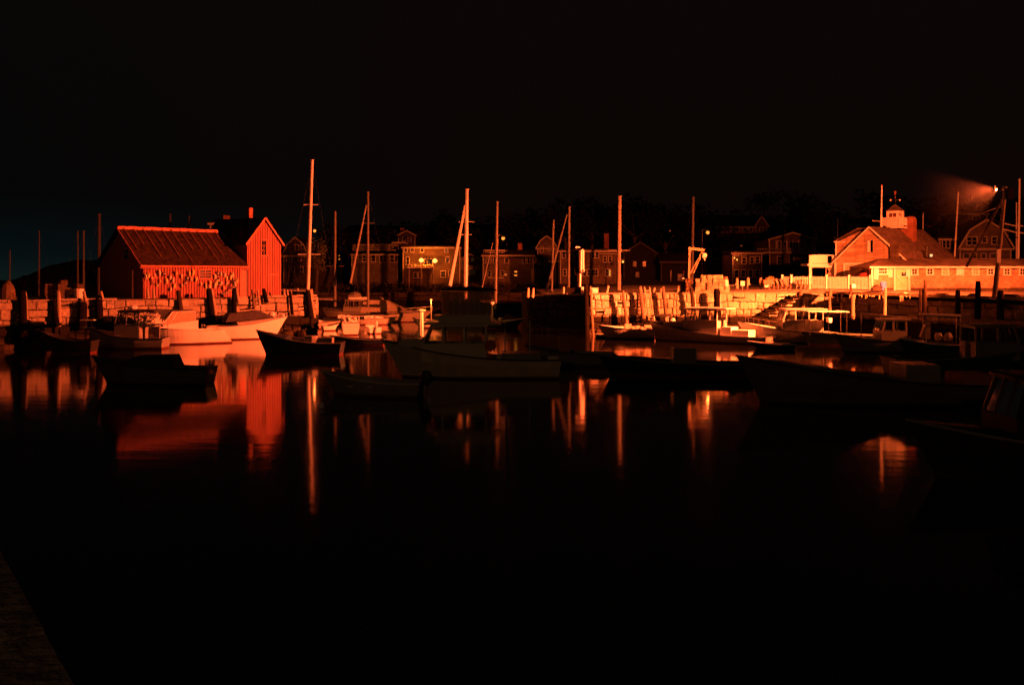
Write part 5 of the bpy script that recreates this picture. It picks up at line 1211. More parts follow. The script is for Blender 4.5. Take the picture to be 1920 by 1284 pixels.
q.build('cushions', sail, sb, local=True)
stern_boat('little white dinghy with an outboard, just right of the round lit stern', 698, 622, 107, 1.5, .7, 3.2, R(110), motor=True, name='dinghy')
stern_boat('small white tender at the wharf end, left of the round lit stern', 622, 590, 112, 1.2, .6, 2.0, R(25), name='tender')
y1 = stern_boat('white skiff stern glowing yellow at the right of the express cruiser', 803, 600, 118, 1.7, .9, 4.2, R(160), name='skiff')
q_ = thing('added_streak_post', 'bright post added for the yellow-white reflection streak below the cruiser bow', 'post', W(790, 0, 113)); q = MB(); c = W(790, 600, 113); q.tube((c.x, 113, -.6), (c.x, 113, 2.1), .26, .24, 10); q.lathe((c.x, 113, 2.1), [(.24, 0), (.5, .12), (.5, .22), (.1, .32)], 10); q.build('shaft', white, q_)  # post added in place of a bright reflected streak
point_light('added_post_light', (c.x + 1.2, 111.3, 3.3), 420, (1, .33, .04), .15)  # lamp added to brighten the post and the skiff stern
q = MB(); q.tube((c.x + 1.2, 112, -.5), (c.x + 1.2, 112, 3.4), .05, .04, 6); q.build('added_lamp_stem', steel, q_); q = MB(); q.lathe((c.x + 1.2, 112, 3.4), [(.1, 0), (.16, .06), (.05, .2)], 8); q.build('added_lamp_hood', steel, q_)  # stem and hood made up for the added lamp

# --- left group
# white cruiser, bow left
o, L = boat_root('cabin_cruiser', 'bright white cabin cruiser with raked windshield and dark canvas, below the shack window', 419, 290, 90, yaw=.55)
X, bs, zs, h = hull(o, L, 2.5, 1.25, 1.6, gel, rake=1.2, transom=-.9, full=.5, stripe=gel, sink=.3); foredeck(o, X, bs, zs, .42, gel, .3)
q = MB(); q.prism([(X(.42), -.95, 1.3), (X(.9), -.7, 1.55), (X(.78), -.75, 1.85), (X(.42), -.95, 2.15)], (0, 1.9, 0)); q.build('cuddy', gel, o, local=True)
c = MB(); xw0, xw1 = X(.82), X(.48)
for sg in (-1, 1):
    c.beam((X(.84), sg * .85, 1.8), (X(.72), sg * .8, 2.95), .07, .09); c.beam((X(.46), sg * .95, 1.7), (X(.46), sg * .9, 2.95), .07, .09); c.beam((X(.84), sg * .86, 1.8), (X(.46), sg * .96, 1.75), .07, .1); c.beam((X(.72), sg * .8, 2.95), (X(.46), sg * .9, 2.95), .07, .09); c.beam((X(.76), sg * .84, 1.8), (X(.66), sg * .82, 2.95), .05, .07)
c.beam((X(.72), -.8, 2.95), (X(.72), .8, 2.95), .07, .09); c.beam((X(.46), -.9, 2.95), (X(.46), .9, 2.95), .07, .09)
ws = c.build('windshield_frame', gel, o, local=True)
q = MB()
for sg in (-1, 1): q.add([(X(.84), sg * .85, 1.8), (X(.72), sg * .8, 2.95), (X(.46), sg * .9, 2.95), (X(.46), sg * .95, 1.7)], [(0, 1, 2, 3)])
q.add([(X(.84), -.85, 1.8), (X(.72), -.8, 2.95), (X(.72), .8, 2.95), (X(.84), .85, 1.8)], [(0, 1, 2, 3)])
q.build('clear_curtain', pbr('milky clear curtain', (.5, .4, .28), .35, .3, 2.5, .5, 4, spec=.6), ws, local=True)
q = MB(); q.prism([(X(1.02), -.9, 2.25), (X(.98), -.9, 2.9), (X(.85), -.9, 3.15), (X(.46), -.9, 3.05), (X(.46), -.9, 2.98), (X(.76), -.9, 2.98), (X(.86), -.9, 2.3)], (0, 1.8, 0)); q.build('canvas_top', canvas, o, local=True)
pulpit(o, X, bs, zs, .7, .4)
# white boat bow right
o, L = boat_root('motor_boat', 'sleek white motor boat with a swim platform and flared bow, right of the cabin cruiser', 398, 531, 97, yaw=.5)
X, bs, zs, h = hull(o, L, 2.5, 1.35, 2.2, gel, rake=1.3, transom=.2, full=.35, stripe=gelgrey, sink=.25); foredeck(o, X, bs, zs, .35, gel, .25)
q = MB(); q.bb(X(0) - .55, X(0), -1.0, 1.0, .9, 1.05); q.build('swim_platform', gel, o, local=True)
q = MB(); q.tube((X(0) - .3, .6, 1.05), (X(0) - .3, .6, 1.5), .04, .04, 6); q.tube((X(0) - .3, -.6, 1.05), (X(0) - .3, -.6, 1.5), .04, .04, 6); q.tube((X(0) - .3, -.6, 1.5), (X(0) - .3, .6, 1.5), .04, .04, 6); q.build('boarding_rail', alu, o, local=True)
q = MB(); q.prism([(X(.2), -1.0, 1.7), (X(.82), -.6, 2.1), (X(.62), -.7, 2.75), (X(.25), -1, 2.5)], (0, 1.8, 0)); q.build('cockpit_cover', canvas, o, local=True)
q = MB(); q.lathe((X(.8), 0, 2.3), [(.3, -.1), (.35, .15), (.1, .3)], 8); q.lathe((X(.95), .2, 2.2), [(.1, -.2), (.2, 0), (.1, .2)], 8); q.build('fenders', gel, o, local=True); pulpit(o, X, bs, zs, .8, .3)
# lobster boat left, hardtop
o, L = boat_root('lobster_boat', 'dim lobster boat with a flat hardtop and heaped netting aft, left of the cabin cruiser', 310, 165, 84)
X, bs, zs, h = hull(o, L, 2.6, .9, 1.75, gelgrey, full=.5); foredeck(o, X, bs, zs, .5, gelgrey)
cabin(o, X(.28), X(.6), 2.1, .8, 2.1, 3.15, gelgrey, nside=2, over=(1.3, .2, .15), roofm=canvas)
q = MB(); q.lathe((X(.42), 0, 3.3), [(.3, 0), (.42, .08), (.42, .22), (.25, .32)], 10); q.build('radar_dome', gel, o, local=True)
q = MB(); rr = random.Random(8)
for k in range(40):
    a = Vector((X(.2) + rr.uniform(-.9, .9), rr.uniform(-.8, .8), 2.2 + rr.uniform(-.1, .75))); q.path([a, a + Vector((rr.uniform(-.5, .5), rr.uniform(-.4, .4), rr.uniform(-.3, .3))), a + Vector((rr.uniform(-.6, .6), rr.uniform(-.4, .4), rr.uniform(-.4, .2)))], .06, 5)
q.lathe((X(.2), 0, 2.2), [(.9, -.3), (1.0, .1), (.5, .5)], 8); q.build('net_pile', sail, o, local=True)
q = MB()
for x in (X(.02), X(.38)):
    for sg in (-1, 1): q.tube((x, sg * 1.0, .8), (x, sg * 1.0, 2.1), .04, .04, 5)
q.bb(X(.0), X(.4), -1.05, 1.05, 2.05, 2.12); q.build('aft_table', gelgrey, o, local=True)
darkened = pbr('sooty hull paint', (.10, .095, .085), .4, .3, 1.0)  # plain dark grey hull colour
o, L = boat_root('covered_boat', 'dark covered boat in the shadow at lower left, in front of the netted lobster boat', 394, 172, 56)
X, bs, zs, h = hull(o, L, 2.4, .95, 1.6, darkened, full=.45, bottomm=black); foredeck(o, X, bs, zs, .5, darkened)
q = MB(); q.prism([(X(.25), -.8, .9), (X(.7), -.6, 1.2), (X(.6), -.6, 1.6), (X(.3), -.8, 1.65)], (0, 1.5, 0)); q.build('canvas_cover', canvas, o, local=True)
o, L = boat_root('inflatable', 'round black rubber boat hung at the left wharf beside the stout piling', 150, 214, 91)
q = MB(); N = 14; zc = 2.9
P = [Vector((math.cos(a) * (L / 2) * (1.0 if math.cos(a) > 0 else .9), math.sin(a) * .75, 1.9 + .35 * max(0, math.cos(a)))) for a in [2 * math.pi * k / N for k in range(N + 1)]]
q.path(P, .42, 9); q.build('tube', pbr('black rubber', (.015, .012, .012), .6, .3, 2), o, local=True)
q = MB(); q.bb(-L / 2 + .3, L / 2 - .3, -.6, .6, 1.55, 1.7); q.build('floor', black, o, local=True)
for (xa, xb, y, Yd, lab) in ((152, 178, 600, 86, 'upper of two thin lit boards floating left of the lobster boat'), (155, 177, 614, 85, 'lower of two thin lit boards floating left of the lobster boat')):
    a = W(xa, y, Yd); b_ = W(xb, y, Yd); o = thing('board', lab, 'board', ((a.x + b_.x) / 2, Yd, a.z)); q = MB(); q.beam(a, b_, .5, .07); q.build('plank', gel, o)
    q = MB(); q.tube((a.x + .3, Yd, -.3), (a.x + .3, Yd, a.z - .03), .05, .05, 6); q.tube((b_.x - .3, Yd, -.3), (b_.x - .3, Yd, a.z - .03), .05, .05, 6); q.build('support', creosote_and_shade, o)
# dark lobster boat centre-left
o, L = boat_root('lobster_boat', 'dark hulled lobster boat with open deck, between the white motor boat and the central trawler', 640, 480, 77)
X, bs, zs, h = hull(o, L, 2.6, 1.0, 1.95, navy, full=.5, rake=.8, stripe=gelgrey, deckm=gelgrey); foredeck(o, X, bs, zs, .62, navy)
q = MB(); q.lathe((X(.35), .2, 1.0), [(.5, 0), (.6, .3), (.55, .5)], 10); q.bb(X(.1), X(.25), -.6, .4, .7, 1.35); q.build('bait_barrels', gelgrey, o, local=True)
o, L = boat_root('punt', 'low dark punt lying behind the trawler bow', 720, 618, 88)
X, bs, zs, h = hull(o, L, 1.6, .55, .9, navy, full=.45, stripe=gelgrey)

# --- central trawler
o, L = boat_root('trawler', 'large dim trawler with a curtained flying bridge in the middle of the harbour', 1046, 715, 60)
X, bs, zs, h = hull(o, L, 3.5, 1.15, 2.25, gelcream, rake=1.3, full=.5, stripe=black, sink=.3); foredeck(o, X, bs, zs, .78, gelcream)
cabin(o, X(.4), X(.76), 2.7, 1.0, 2.1, 3.2, gelcream, rakef=.5, nside=3, over=(.9, .5, .15), taper=.95)
q = MB(); q.prism([(X(.76), -1.2, 1.7), (X(.9), -.8, 2.0), (X(.88), -.8, 2.3), (X(.76), -1.2, 2.35)], (0, 2.2, 0)); q.build('trunk_cabin', gelcream, o, local=True)
q = MB(); q.prism([(X(.38), -1.25, 3.3), (X(.66), -1.2, 3.3), (X(.7), -1.15, 3.75), (X(.38), -1.2, 3.8)], (0, 2.4, 0)); q.build('flying_bridge', gelcream, o, local=True)
q = MB(); N = 16
base = [(X(.38), -1.2), (X(.6), -1.2), (X(.655), -.8), (X(.66), 0), (X(.655), .8), (X(.6), 1.2), (X(.38), 1.2)]
for (a, b_) in zip(base, base[1:] + base[:1]):
    n = 12
    for k in range(n):
        f0, f1 = k / n, (k + 1) / n; bul = (.04 if k % 2 else -.03)
        pa = (a[0] + (b_[0] - a[0]) * f0, a[1] + (b_[1] - a[1]) * f0); pb = (a[0] + (b_[0] - a[0]) * f1, a[1] + (b_[1] - a[1]) * f1); pm = ((pa[0] + pb[0]) / 2, (pa[1] + pb[1]) / 2 * (1 + bul))
        q.add([(*pa, 3.78), (*pm, 3.78), (*pb, 3.78), (pb[0] * 1, pb[1] * .95, 5.2), (pm[0], pm[1] * .95, 5.2), (pa[0], pa[1] * .95, 5.2)], [(0, 1, 4, 5), (1, 2, 3, 4)])
q.build('bridge_curtain', vinyl, o, local=True)
q = MB(); q.lathe((X(.51), 0, 5.2), [(1.0, 0), (1.0, .06), (.8, .16), (.2, .24)], 20, Matrix.Diagonal((1.75, 1.32, 1))); q.build('bimini_top', canvas, o, local=True)
q = MB(); q.bb(X(.1), X(.32), -1.1, 1.1, .95, 1.5); q.build('hatch_box', gelgrey, o, local=True)
q = MB(); q.tube((X(.16), .6, 1.1), (X(.16), .6, 3.4), .04, .04, 6); q.tube((X(.3), -1.3, 1.1), (X(.3), -1.3, 3.2), .04, .04, 6); q.build('gear_poles', alu, o, local=True); pulpit(o, X, bs, zs, .75, .55)
rg = MB(); rg.lathe((X(.38), 1.52, 2.0), [(.28, 0), (.34, .05), (.28, .1)], 12, Matrix.Rotation(R(90), 3, 'X')); rg.build('life_ring', pbr('faded orange ring', (.5, .14, .05), .6, .2, 3), o, local=True)
# stern board boat behind trawler right
o, L = boat_root('work_boat', 'dim boat moored behind the stern of the central trawler', 1150, 985, 68)
X, bs, zs, h = hull(o, L, 2.6, .85, 1.4, gelgrey, full=.5); foredeck(o, X, bs, zs, .65, gelgrey); q = MB(); q.bb(X(.5), X(.62), -.6, .6, .6, 2.0); q.build('console', redtrim, o, local=True)
# far little motor sailer near x 945
o, L = boat_root('day_boat', 'small far boat with a lit stubby post, right of the curtained flying bridge', 905, 982, 116)
X, bs, zs, h = hull(o, L, 2.2, .8, 1.25, navy, stripe=gel); foredeck(o, X, bs, zs, .5, gel, .2); q = MB(); q.prism([(X(.42), -.6, 1.0), (X(.85), -.4, 1.15), (X(.6), -.5, 1.75)], (0, 1.1, 0)); q.build('spray_hood', canvas, o, local=True)
q = MB(); q.tube((X(.24), 0, 1.0), (X(.24), 0, 2.85), .1, .09, 8); q.lathe((X(.24), 0, 2.85), [(.1, 0), (.24, .08), (.2, .24), (.05, .28)], 8); q.build('lit_post', white, o, local=True)
q = MB(); q.lathe((X(.2), 0, .95), [(.8, 0), (.6, .25), (.2, .4)], 10); q.build('sail_bundle', sail, o, local=True)

# --- skiff in the foreground
o, L = boat_root('skiff', 'open wooden skiff with an outboard in the dark foreground, bow to the left', 792, 600, 50.5, yaw=R(-12))
X, bs, zs, h = hull(o, L, 1.9, .75, 1.25, gelgrey, full=.4, rake=.7, stripe=gelcream, sink=.45)
q = MB()
for s in (.22, .45, .66): q.bb(X(s) - .14, X(s) + .14, -bs(s) + .05, bs(s) - .05, .5, .56)
q.build('thwarts', gelcream, o, local=True); outboard(o, X(0), .6)
o = thing('mooring_buoy', 'small round lit buoy floating left below the skiff', 'buoy', W(603, 765, 1) * 45.7); o.location.z = 0
q = MB(); q.lathe((0, 0, .1), [(.05, -.16), (.14, -.05), (.14, .08), (.05, .15)], 10); q.build('float', white, o, local=True)
o = thing('mooring_buoy', 'dull orange buoy floating off the port side of the central trawler', 'buoy', (W(795, 0, 57).x, 57, 0))
q = MB(); q.lathe((0, 0, .2), [(.08, -.3), (.24, -.1), (.24, .15), (.08, .3)], 10); q.build('float', pbr('orange buoy paint', (.75, .3, .07), .6, .15, 4), o, local=True)

# --- right group
# small lobster boat with see-through wheelhouse
o, L = boat_root('lobster_boat', 'dark lobster boat whose wheelhouse windows show the bright wall, left below the stone stair', 1425, 1228, 92, yaw=R(-36))
X, bs, zs, h = hull(o, L, 2.9, .7, 1.95, gelgrey, full=.48, rake=.7, stripe=navy); foredeck(o, X, bs, zs, .62, gelgrey)
q = MB(); q.prism([(X(.56), -1.0, 1.2), (X(.84), -.6, 1.5), (X(.8), -.6, 1.85), (X(.56), -1.0, 1.95)], (0, 1.8, 0)); q.build('trunk_cabin', gelgrey, o, local=True)
cabin(o, X(.38), X(.66), 2.2, .6, 2.05, 3.1, pbr('dull deckhouse paint', (.3, .29, .27), .5, .15, 2), nside=2, over=(.9, .2, .15), rakef=.2)
q = MB(); q.bb(X(.3) - .3, X(.36), -.9, .9, .6, 1.5); q.build('engine_box', gel, o, local=True)
q = MB(); q.bb(X(.14), X(.28), -.8, .8, .5, 1.25); q.build('bait_box', white, o, local=True)
q = MB(); q.tube((X(.36), .9, 3.2), (X(.36), .9, 4.4), .03, .02, 5); q.tube((X(.58), .5, 3.2), (X(.58), .5, 3.9), .03, .02, 5); q.build('antenna', alu, o, local=True)
o, L = boat_root('work_boat', 'low pale workboat with a cluttered deck under the wooden ladder', 1225, 1120, 97)
X, bs, zs, h = hull(o, L, 2.5, .95, 1.4, gelgrey, full=.5, bottomm=navy); foredeck(o, X, bs, zs, .55, gel); q = MB(); rr = random.Random(13)
for k in range(7): q.box((X(.1 + .09 * k), rr.uniform(-.6, .6), 1.0 + rr.uniform(0, .3)), (rr.uniform(.3, .7), rr.uniform(.3, .6), rr.uniform(.2, .5)))
q.build('deck_gear', pale_pile, o, local=True)
o, L = boat_root('sport_boat', 'small boat with a black hood between the ladder and the dark lobster boat', 1268, 1205, 98.5)
X, bs, zs, h = hull(o, L, 2.0, .9, 1.2, gel); q = MB(); q.lathe((X(.45), 0, 2.15), [(.8, 0), (.85, .06), (.5, .22)], 14, Matrix.Diagonal((1.3, 1, 1))); q.build('hood', black, o, local=True); q = MB()
for s, sg in ((.25, 1), (.25, -1), (.65, 1), (.65, -1)): q.tube((X(s), sg * .7, .8), (X(s) + .1, sg * .65, 2.2), .03, .03, 5)
q.lathe((X(.1), 0, 1.1), [(.15, -.2), (.3, .1), (.25, .7), (.1, .9)], 9); q.build('hood_frame', sail, o, local=True)
fl = thing('raft', 'thin bright floating raft at the foot of the wharf corner', 'raft', W(1138, 632, 99.5)); q = MB(); a = W(1118, 632, 99.6); b_ = W(1170, 632, 99.6); q.bb(a.x, b_.x, 98.6, 101, .12, .3); q.build('deck', pale_pile, fl); q = MB(); q.bb(a.x + .1, b_.x + 1.2, 98.7, 101, -.3, .11); q.build('float', creosote_and_shade, fl)
# boat pointing left, bow by the stair foot
o, L = boat_root('cabin_boat', 'cabin boat with bow rails pointing left below the stone stair', 1562, 1382, 91)
X, bs, zs, h = hull(o, L, 2.9, 1.0, 2.0, gelgrey, full=.5, rake=1.2, bottomm=navy, stripe=navy); foredeck(o, X, bs, zs, .5, gel)
cabin(o, X(.14), X(.56), 2.3, .9, 2.1, 3.05, pbr('dull deckhouse paint', (.3, .29, .27), .5, .15, 2), nside=3, over=(.4, .2, .12)); pulpit(o, X, bs, zs, .6, .6, mdim)
q = MB(); q.bb(X(.02), X(.06), -.3, .3, 1.9, 2.3); q.build('stern_locker', gel, o, local=True)
o, L = boat_root('skiff', 'dark skiff with one bright gunwale curve, beside the cabin boat below the stair', 1486, 1400, 83, yaw=R(8))
X, bs, zs, h = hull(o, L, 1.5, .45, .75, navy, stripe=gel, full=.4, sink=.2)
o, L = boat_root('launch', 'long flat white roofed launch in the shadow right of the stair landing', 1690, 1500, 88)
X, bs, zs, h = hull(o, L, 2.5, .9, 1.3, greenhull, full=.5); q = MB(); a = W(1506, 581, 93); b_ = W(1563, 581, 93); q.bb(X(.55), X(.95), -1.0, 1.0, 2.95, 3.03); q.build('roof', gel, o, local=True); q = MB()
for s in (.57, .75, .93):
    for sg in (-1, 1): q.tube((X(s), sg * .8, .9), (X(s), sg * .85, 2.96), .035, .035, 5)
q.build('roof_posts', black, o, local=True)
o, L = boat_root('cabin_boat', 'brown lit cabin boat with a long boom, left of the canopy boat', 1700, 1562, 80)
X, bs, zs, h = hull(o, L, 2.6, .95, 1.5, gelgrey, full=.5, bottomm=navy); foredeck(o, X, bs, zs, .6, gelgrey); cabin(o, X(.06), X(.4), 2.0, .8, 1.75, 2.6, gelcream, nside=2)
q = MB(); q.tube((X(.6), 0, 3.1), (X(-.15), 0, 2.7), .05, .05, 6); q.tube((X(.62), 0, 1.2), (X(.62), 0, 3.2), .05, .04, 6); q.build('boom', sail, o, local=True)
# canopy boat
o, L = boat_root('canopy_boat', 'small dark boat under a bright white flat canopy, right of the tall dark piling', 1795, 1690, 76, yaw=R(-15))
X, bs, zs, h = hull(o, L, 2.1, .95, 1.35, greenhull, full=.5, stripe=gel); foredeck(o, X, bs, zs, .6, gel, .2)
q = MB(); c1 = [(X(.02), -.95, 3.02), (X(.62), -.9, 3.12), (X(.68), 0, 3.16), (X(.62), .9, 3.12), (X(.02), .95, 3.02), (X(.0), 0, 3.1)]; q.prism(c1, (0, 0, .09)); q.build('canopy', gel, o, local=True)
q = MB()
for s, sg in ((.04, 1), (.04, -1), (.58, 1), (.58, -1)): q.tube((X(s), sg * .85, .9), (X(s), sg * .85, 3.05), .03, .03, 5)
q.build('canopy_posts', alu, o, local=True)
q = MB(); q.prism([(X(.5), -.7, 1.3), (X(.66), -.55, 1.4), (X(.58), -.5, 2.4), (X(.5), -.6, 2.5)], (0, 1.2, 0)); q.build('windshield', pbr('milky clear curtain', (.5, .4, .28), .35, .3, 2.5, .5, 4, spec=.6), o, local=True)
q = MB(); q.lathe((X(.2), .1, 1.5), [(.3, -.3), (.35, 0), (.15, .3)], 8); q.lathe((X(.35), -.2, 1.5), [(.2, -.3), (.3, 0), (.2, .25)], 8); q.build('seats', sail, o, local=True)
# big dark boats in the right foreground
o, L = boat_root('lobster_boat', 'very large dark lobster boat across the right foreground, low black stern to the right', 1906, 1380, 47.5)
X, bs, zs, h = hull(o, L, 4.0, 1.05, 2.3, pbr('sooty hull paint', (.10, .095, .085), .4, .3, 1.0), full=.5, rake=1.2, stripe=black, bottomm=black); foredeck(o, X, bs, zs, .68, gelgrey)
q = MB(); q.bb(X(.1), X(.22), -1.1, 1.1, .8, 1.45); q.build('engine_box', redtrim, o, local=True)
q = MB(); q.bb(X(.3), X(.42), -1.2, .9, .8, 1.9); q.build('trap_bench', gelgrey, o, local=True)
o, L = boat_root('lobster_boat', 'dark boat at the right edge behind the very large one, with a dim wheelhouse', 1668, 1960, 62)
X, bs, zs, h = hull(o, L, 3.0, 1.0, 1.9, greenhull, full=.5, stripe=gelgrey); foredeck(o, X, bs, zs, .6, gelgrey)
cabin(o, X(.5), X(.78), 2.2, .9, 2.0, 3.0, gelgrey, nside=2)
o, L = boat_root('work_boat', 'long black workboat lying between the trawler stern and the very large lobster boat', 1400, 1120, 61)
X, bs, zs, h = hull(o, L, 2.6, .8, 1.3, black, full=.5, stripe=gelgrey); foredeck(o, X, bs, zs, .65, black); q = MB(); q.bb(X(.35), X(.5), -.6, .6, .6, 1.7); q.build('console', gelgrey, o, local=True)

o, L = boat_root('lobster_boat', 'nearest dark boat filling the lower right corner, low bow pointing left', 2240, 1700, 30)
X, bs, zs, h = hull(o, L, 3.0, .95, 1.75, black, full=.5, stripe=gelgrey, bottomm=black); foredeck(o, X, bs, zs, .6, black)
cabin(o, X(.4), X(.68), 2.2, .8, 1.9, 3.0, black, nside=2)  # wheelhouse added to block the pole's reflection in the water

o, L = boat_root('rowing_boat', 'black rowing boat lying against the foot of the left wharf by the thick far piling', 176, 76, 79)
X, bs, zs, h = hull(o, L, 1.9, 1.0, 1.75, black, full=.45)
q = MB()
for s in (.3, .6): q.bb(X(s) - .12, X(s) + .12, -bs(s) + .05, bs(s) - .05, .62, .67)
q.build('thwarts', black, o, local=True)
# ================================================================ THINGS ON THE WHARVES
# utility pole with flood lights and brace
up = thing('utility_pole', 'leaning utility pole with floodlights and a slanting brace at the right', 'utility pole', W(1864, 557, 80.7))
pb, pt = W(1864, 558, 80.7), W(1885, 350, 80.7)
q = MB(); q.tube(pb - Vector((0, 0, .3)), pt, .21, .14, 10); q.build('pole', pbr('plain pole wood', (.2, .17, .12), .9, .3, 3), up)  # even base colour of the pole
q = MB(); q.tube(W(1812, 500, 84), W(1879, 374, 81), .12, .1, 8); q.build('brace', pbr('dark pole wood', (.05, .04, .03)), up)  # brace darker than the pole
q = MB(); c = W(1888, 363, 80.7); q.beam(W(1878, 358, 80.7), W(1902, 358, 80.7), .12, .14); q.bb(c.x - .1, c.x + .35, 80.4, 80.6, c.z - .5, c.z + .4); q.build('crossarm', creosote_and_shade, up)
for k, (d, t) in enumerate((((-.5, 0, 0), W(420, 560, 100)), ((-.35, -.3, -.15), Vector((27, 103, 4))))):
    p = LAMP + Vector(d); dr = (t - p).normalized(); Q = dr.to_track_quat('Z', 'Y').to_matrix(); q = MB(); q.lathe(p - dr * .38, [(.08, 0), (.15, .08), (.22, .3)], 10, Q); fh = q.build('floodlight', black, up)
    q = MB(); q.lathe(p - dr * .09, [(.2, 0), (.19, .02)], 12, Q); q.build('lens', emis('flood lens glow', (1, .16, .03), 2.2), fh)
q = MB(); q.tube(LAMP + Vector((-.1, 0, 0)), W(1884, 358, 80.7), .05, .05, 6); q.build('bracket', steel, up)
q = MB(); q.path([W(1884, 385, 80.7), W(1840, 400, 92), W(1790, 425, 110)], .03, 4); q.build('wire', black, up)
q = MB(); c = W(1872, 480, 80.3); q.box(c, (.3, .2, 1.1)); q.build('meter_box', white, up)
# mist in the flood beam; density fades from the lamp to shape the glow
m = bpy.data.materials.new('thin mist'); m.use_nodes = True; t = m.node_tree; t.nodes.clear(); mo = nn(t, 'ShaderNodeOutputMaterial'); pv = nn(t, 'ShaderNodeVolumePrincipled'); pv.inputs['Color'].default_value = (.9, .9, .9, 1); pv.inputs['Anisotropy'].default_value = .2
tcm = nn(t, 'ShaderNodeTexCoord'); vl = nn(t, 'ShaderNodeVectorMath', operation='LENGTH'); t.links.new(tcm.outputs['Object'], vl.inputs[0])
mrm = nn(t, 'ShaderNodeMapRange'); mrm.inputs['From Min'].default_value = 0; mrm.inputs['From Max'].default_value = 7.5; mrm.inputs['To Min'].default_value = 1; mrm.inputs['To Max'].default_value = 0; t.links.new(vl.outputs['Value'], mrm.inputs['Value'])
pw_ = nn(t, 'ShaderNodeMath', operation='POWER'); pw_.inputs[1].default_value = 2.6; t.links.new(mrm.outputs[0], pw_.inputs[0])
nm_ = nn(t, 'ShaderNodeTexNoise'); nm_.inputs['Scale'].default_value = .5; t.links.new(tcm.outputs['Object'], nm_.inputs['Vector'])
mu_ = nn(t, 'ShaderNodeMath', operation='MULTIPLY'); t.links.new(pw_.outputs[0], mu_.inputs[0]); t.links.new(nm_.outputs[0], mu_.inputs[1])
m2_ = nn(t, 'ShaderNodeMath', operation='MULTIPLY'); m2_.inputs[1].default_value = .0006; t.links.new(mu_.outputs[0], m2_.inputs[0]); t.links.new(m2_.outputs[0], pv.inputs['Density'])
t.links.new(pv.outputs[0], mo.inputs['Volume'])
q = MB(); prof = [(max(.02, 7.6 * math.sin(math.pi * k / 14)), -7.6 * math.cos(math.pi * k / 14)) for k in range(15)]
q.lathe((0, 0, 0), prof, 22); mi_ = q.build('mist', m); mi_.location = LAMP; tag(mi_, 'patch of thin mist lit by the floodlight on the utility pole', 'mist', kind='stuff')
# crane
cr2 = thing('hoist_crane', 'small wharf crane with a short arm and hanging winch behind the trap stack', 'crane', W(1292, 540, 106))
q = MB(); a = W(1291, 540, 106); a.z = 4.4; q.beam(a, W(1293, 465, 106), .22, .22); q.build('post', pale_pile, cr2)
q = MB(); q.beam(W(1290, 465.5, 106), W(1321, 469, 106), .2, .26); q.build('arm', pale_pile, cr2)
q = MB(); q.tube(W(1294, 513, 106), W(1316, 473, 106), .08, .08, 6); q.tube(W(1300, 512, 106), W(1315, 480, 106), .06, .06, 6); q.build('strut', pale_pile, cr2)
q = MB(); c = W(1320, 479, 106); q.lathe(c + Vector((-.25, 0, 0)), [(.1, 0), (.28, .05), (.28, .5), (.1, .56)], 10, Matrix.Rotation(R(90), 3, 'Y')); q.tube(c, c + Vector((.1, 0, -.55)), .1, .08, 6); q.build('winch', white, cr2)
q = MB(); q.lathe(W(1282, 509.5, 120), [(.03, -.08), (.1, 0), (.03, .08)], 8); tl = thing('tail_light', 'tiny red light low in the dark left of the crane', 'light', W(1282, 509.5, 120)); q.build('lens', red_glow, tl); q = MB(); c = W(1282, 509.5, 120); q.tube((c.x, 120, 4.2), (c.x, 120, c.z - .07), .05, .05, 6); q.build('stem', black, tl)
# black hoist with lit frame on the pier
bh = thing('dock_hoist', 'tall black hoist post with a narrow lit tube frame on the right wharf', 'hoist', W(1081, 560, 107))
q = MB(); a = W(1081, 556, 107); q.prism([(a.x - .25, 106.8, a.z), (a.x + .3, 106.8, a.z), W(1087, 466, 107) + Vector((-.1, 0, 0)), W(1078, 466, 107)], (0, .4, 0)); q.build('post', creosote_and_shade, bh)
q = MB(); P = [W(1090, 469, 106.5), W(1093.5, 469, 106.5), W(1093.5, 509, 106.5), W(1089.5, 509, 106.5), W(1090, 469, 106.5)]; q.path(P, .1, 6); q.tube(W(1088, 513, 106.5), W(1087.5, 538, 106.5), .11, .11, 6); q.lathe(W(1095, 507, 106.3), [(.04, -.1), (.12, 0), (.04, .1)], 8); q.build('tube_frame', white, bh)
q = MB(); q.beam(W(1079, 463.5, 106.8), W(1088, 463.5, 106.8), .12, .12); q.build('cross_bar', white, bh)
# boxes on the pier end
def crate(label, x0, x1, y0, y1, Y, d, mat, name='crate', cat='crate', slats=0):
    a = W(x0, y1, Y); b_ = W(x1, y0, Y); o = thing(name, label, cat, ((a.x + b_.x) / 2, Y, a.z)); q = MB(); q.bb(a.x, b_.x, Y, Y + d, a.z, b_.z - .06); q.build('body', mat, o); q = MB(); q.bb(a.x - .04, b_.x + .04, Y - .04, Y + d + .04, b_.z - .06, b_.z); q.build('lid', mat, o)
    q = MB(); q.bb(a.x + .05, b_.x - .05, Y - .03, Y - .003, a.z + (b_.z - a.z) * .55, a.z + (b_.z - a.z) * .62); q.build('batten', mat, o); return o
crate('dark bait shed box left of the lit crates on the pier end', 1061, 1089, 540, 555, 106.6, 1.2, creosote_and_shade, 'bait_box', 'box')
crate('tall bright crate between the dark box and the corner piling', 1090.5, 1100, 538, 554, 106, .8, white)
crate('bright square crate just right of the corner piling', 1109, 1121.5, 539.5, 551, 105, .9, white)
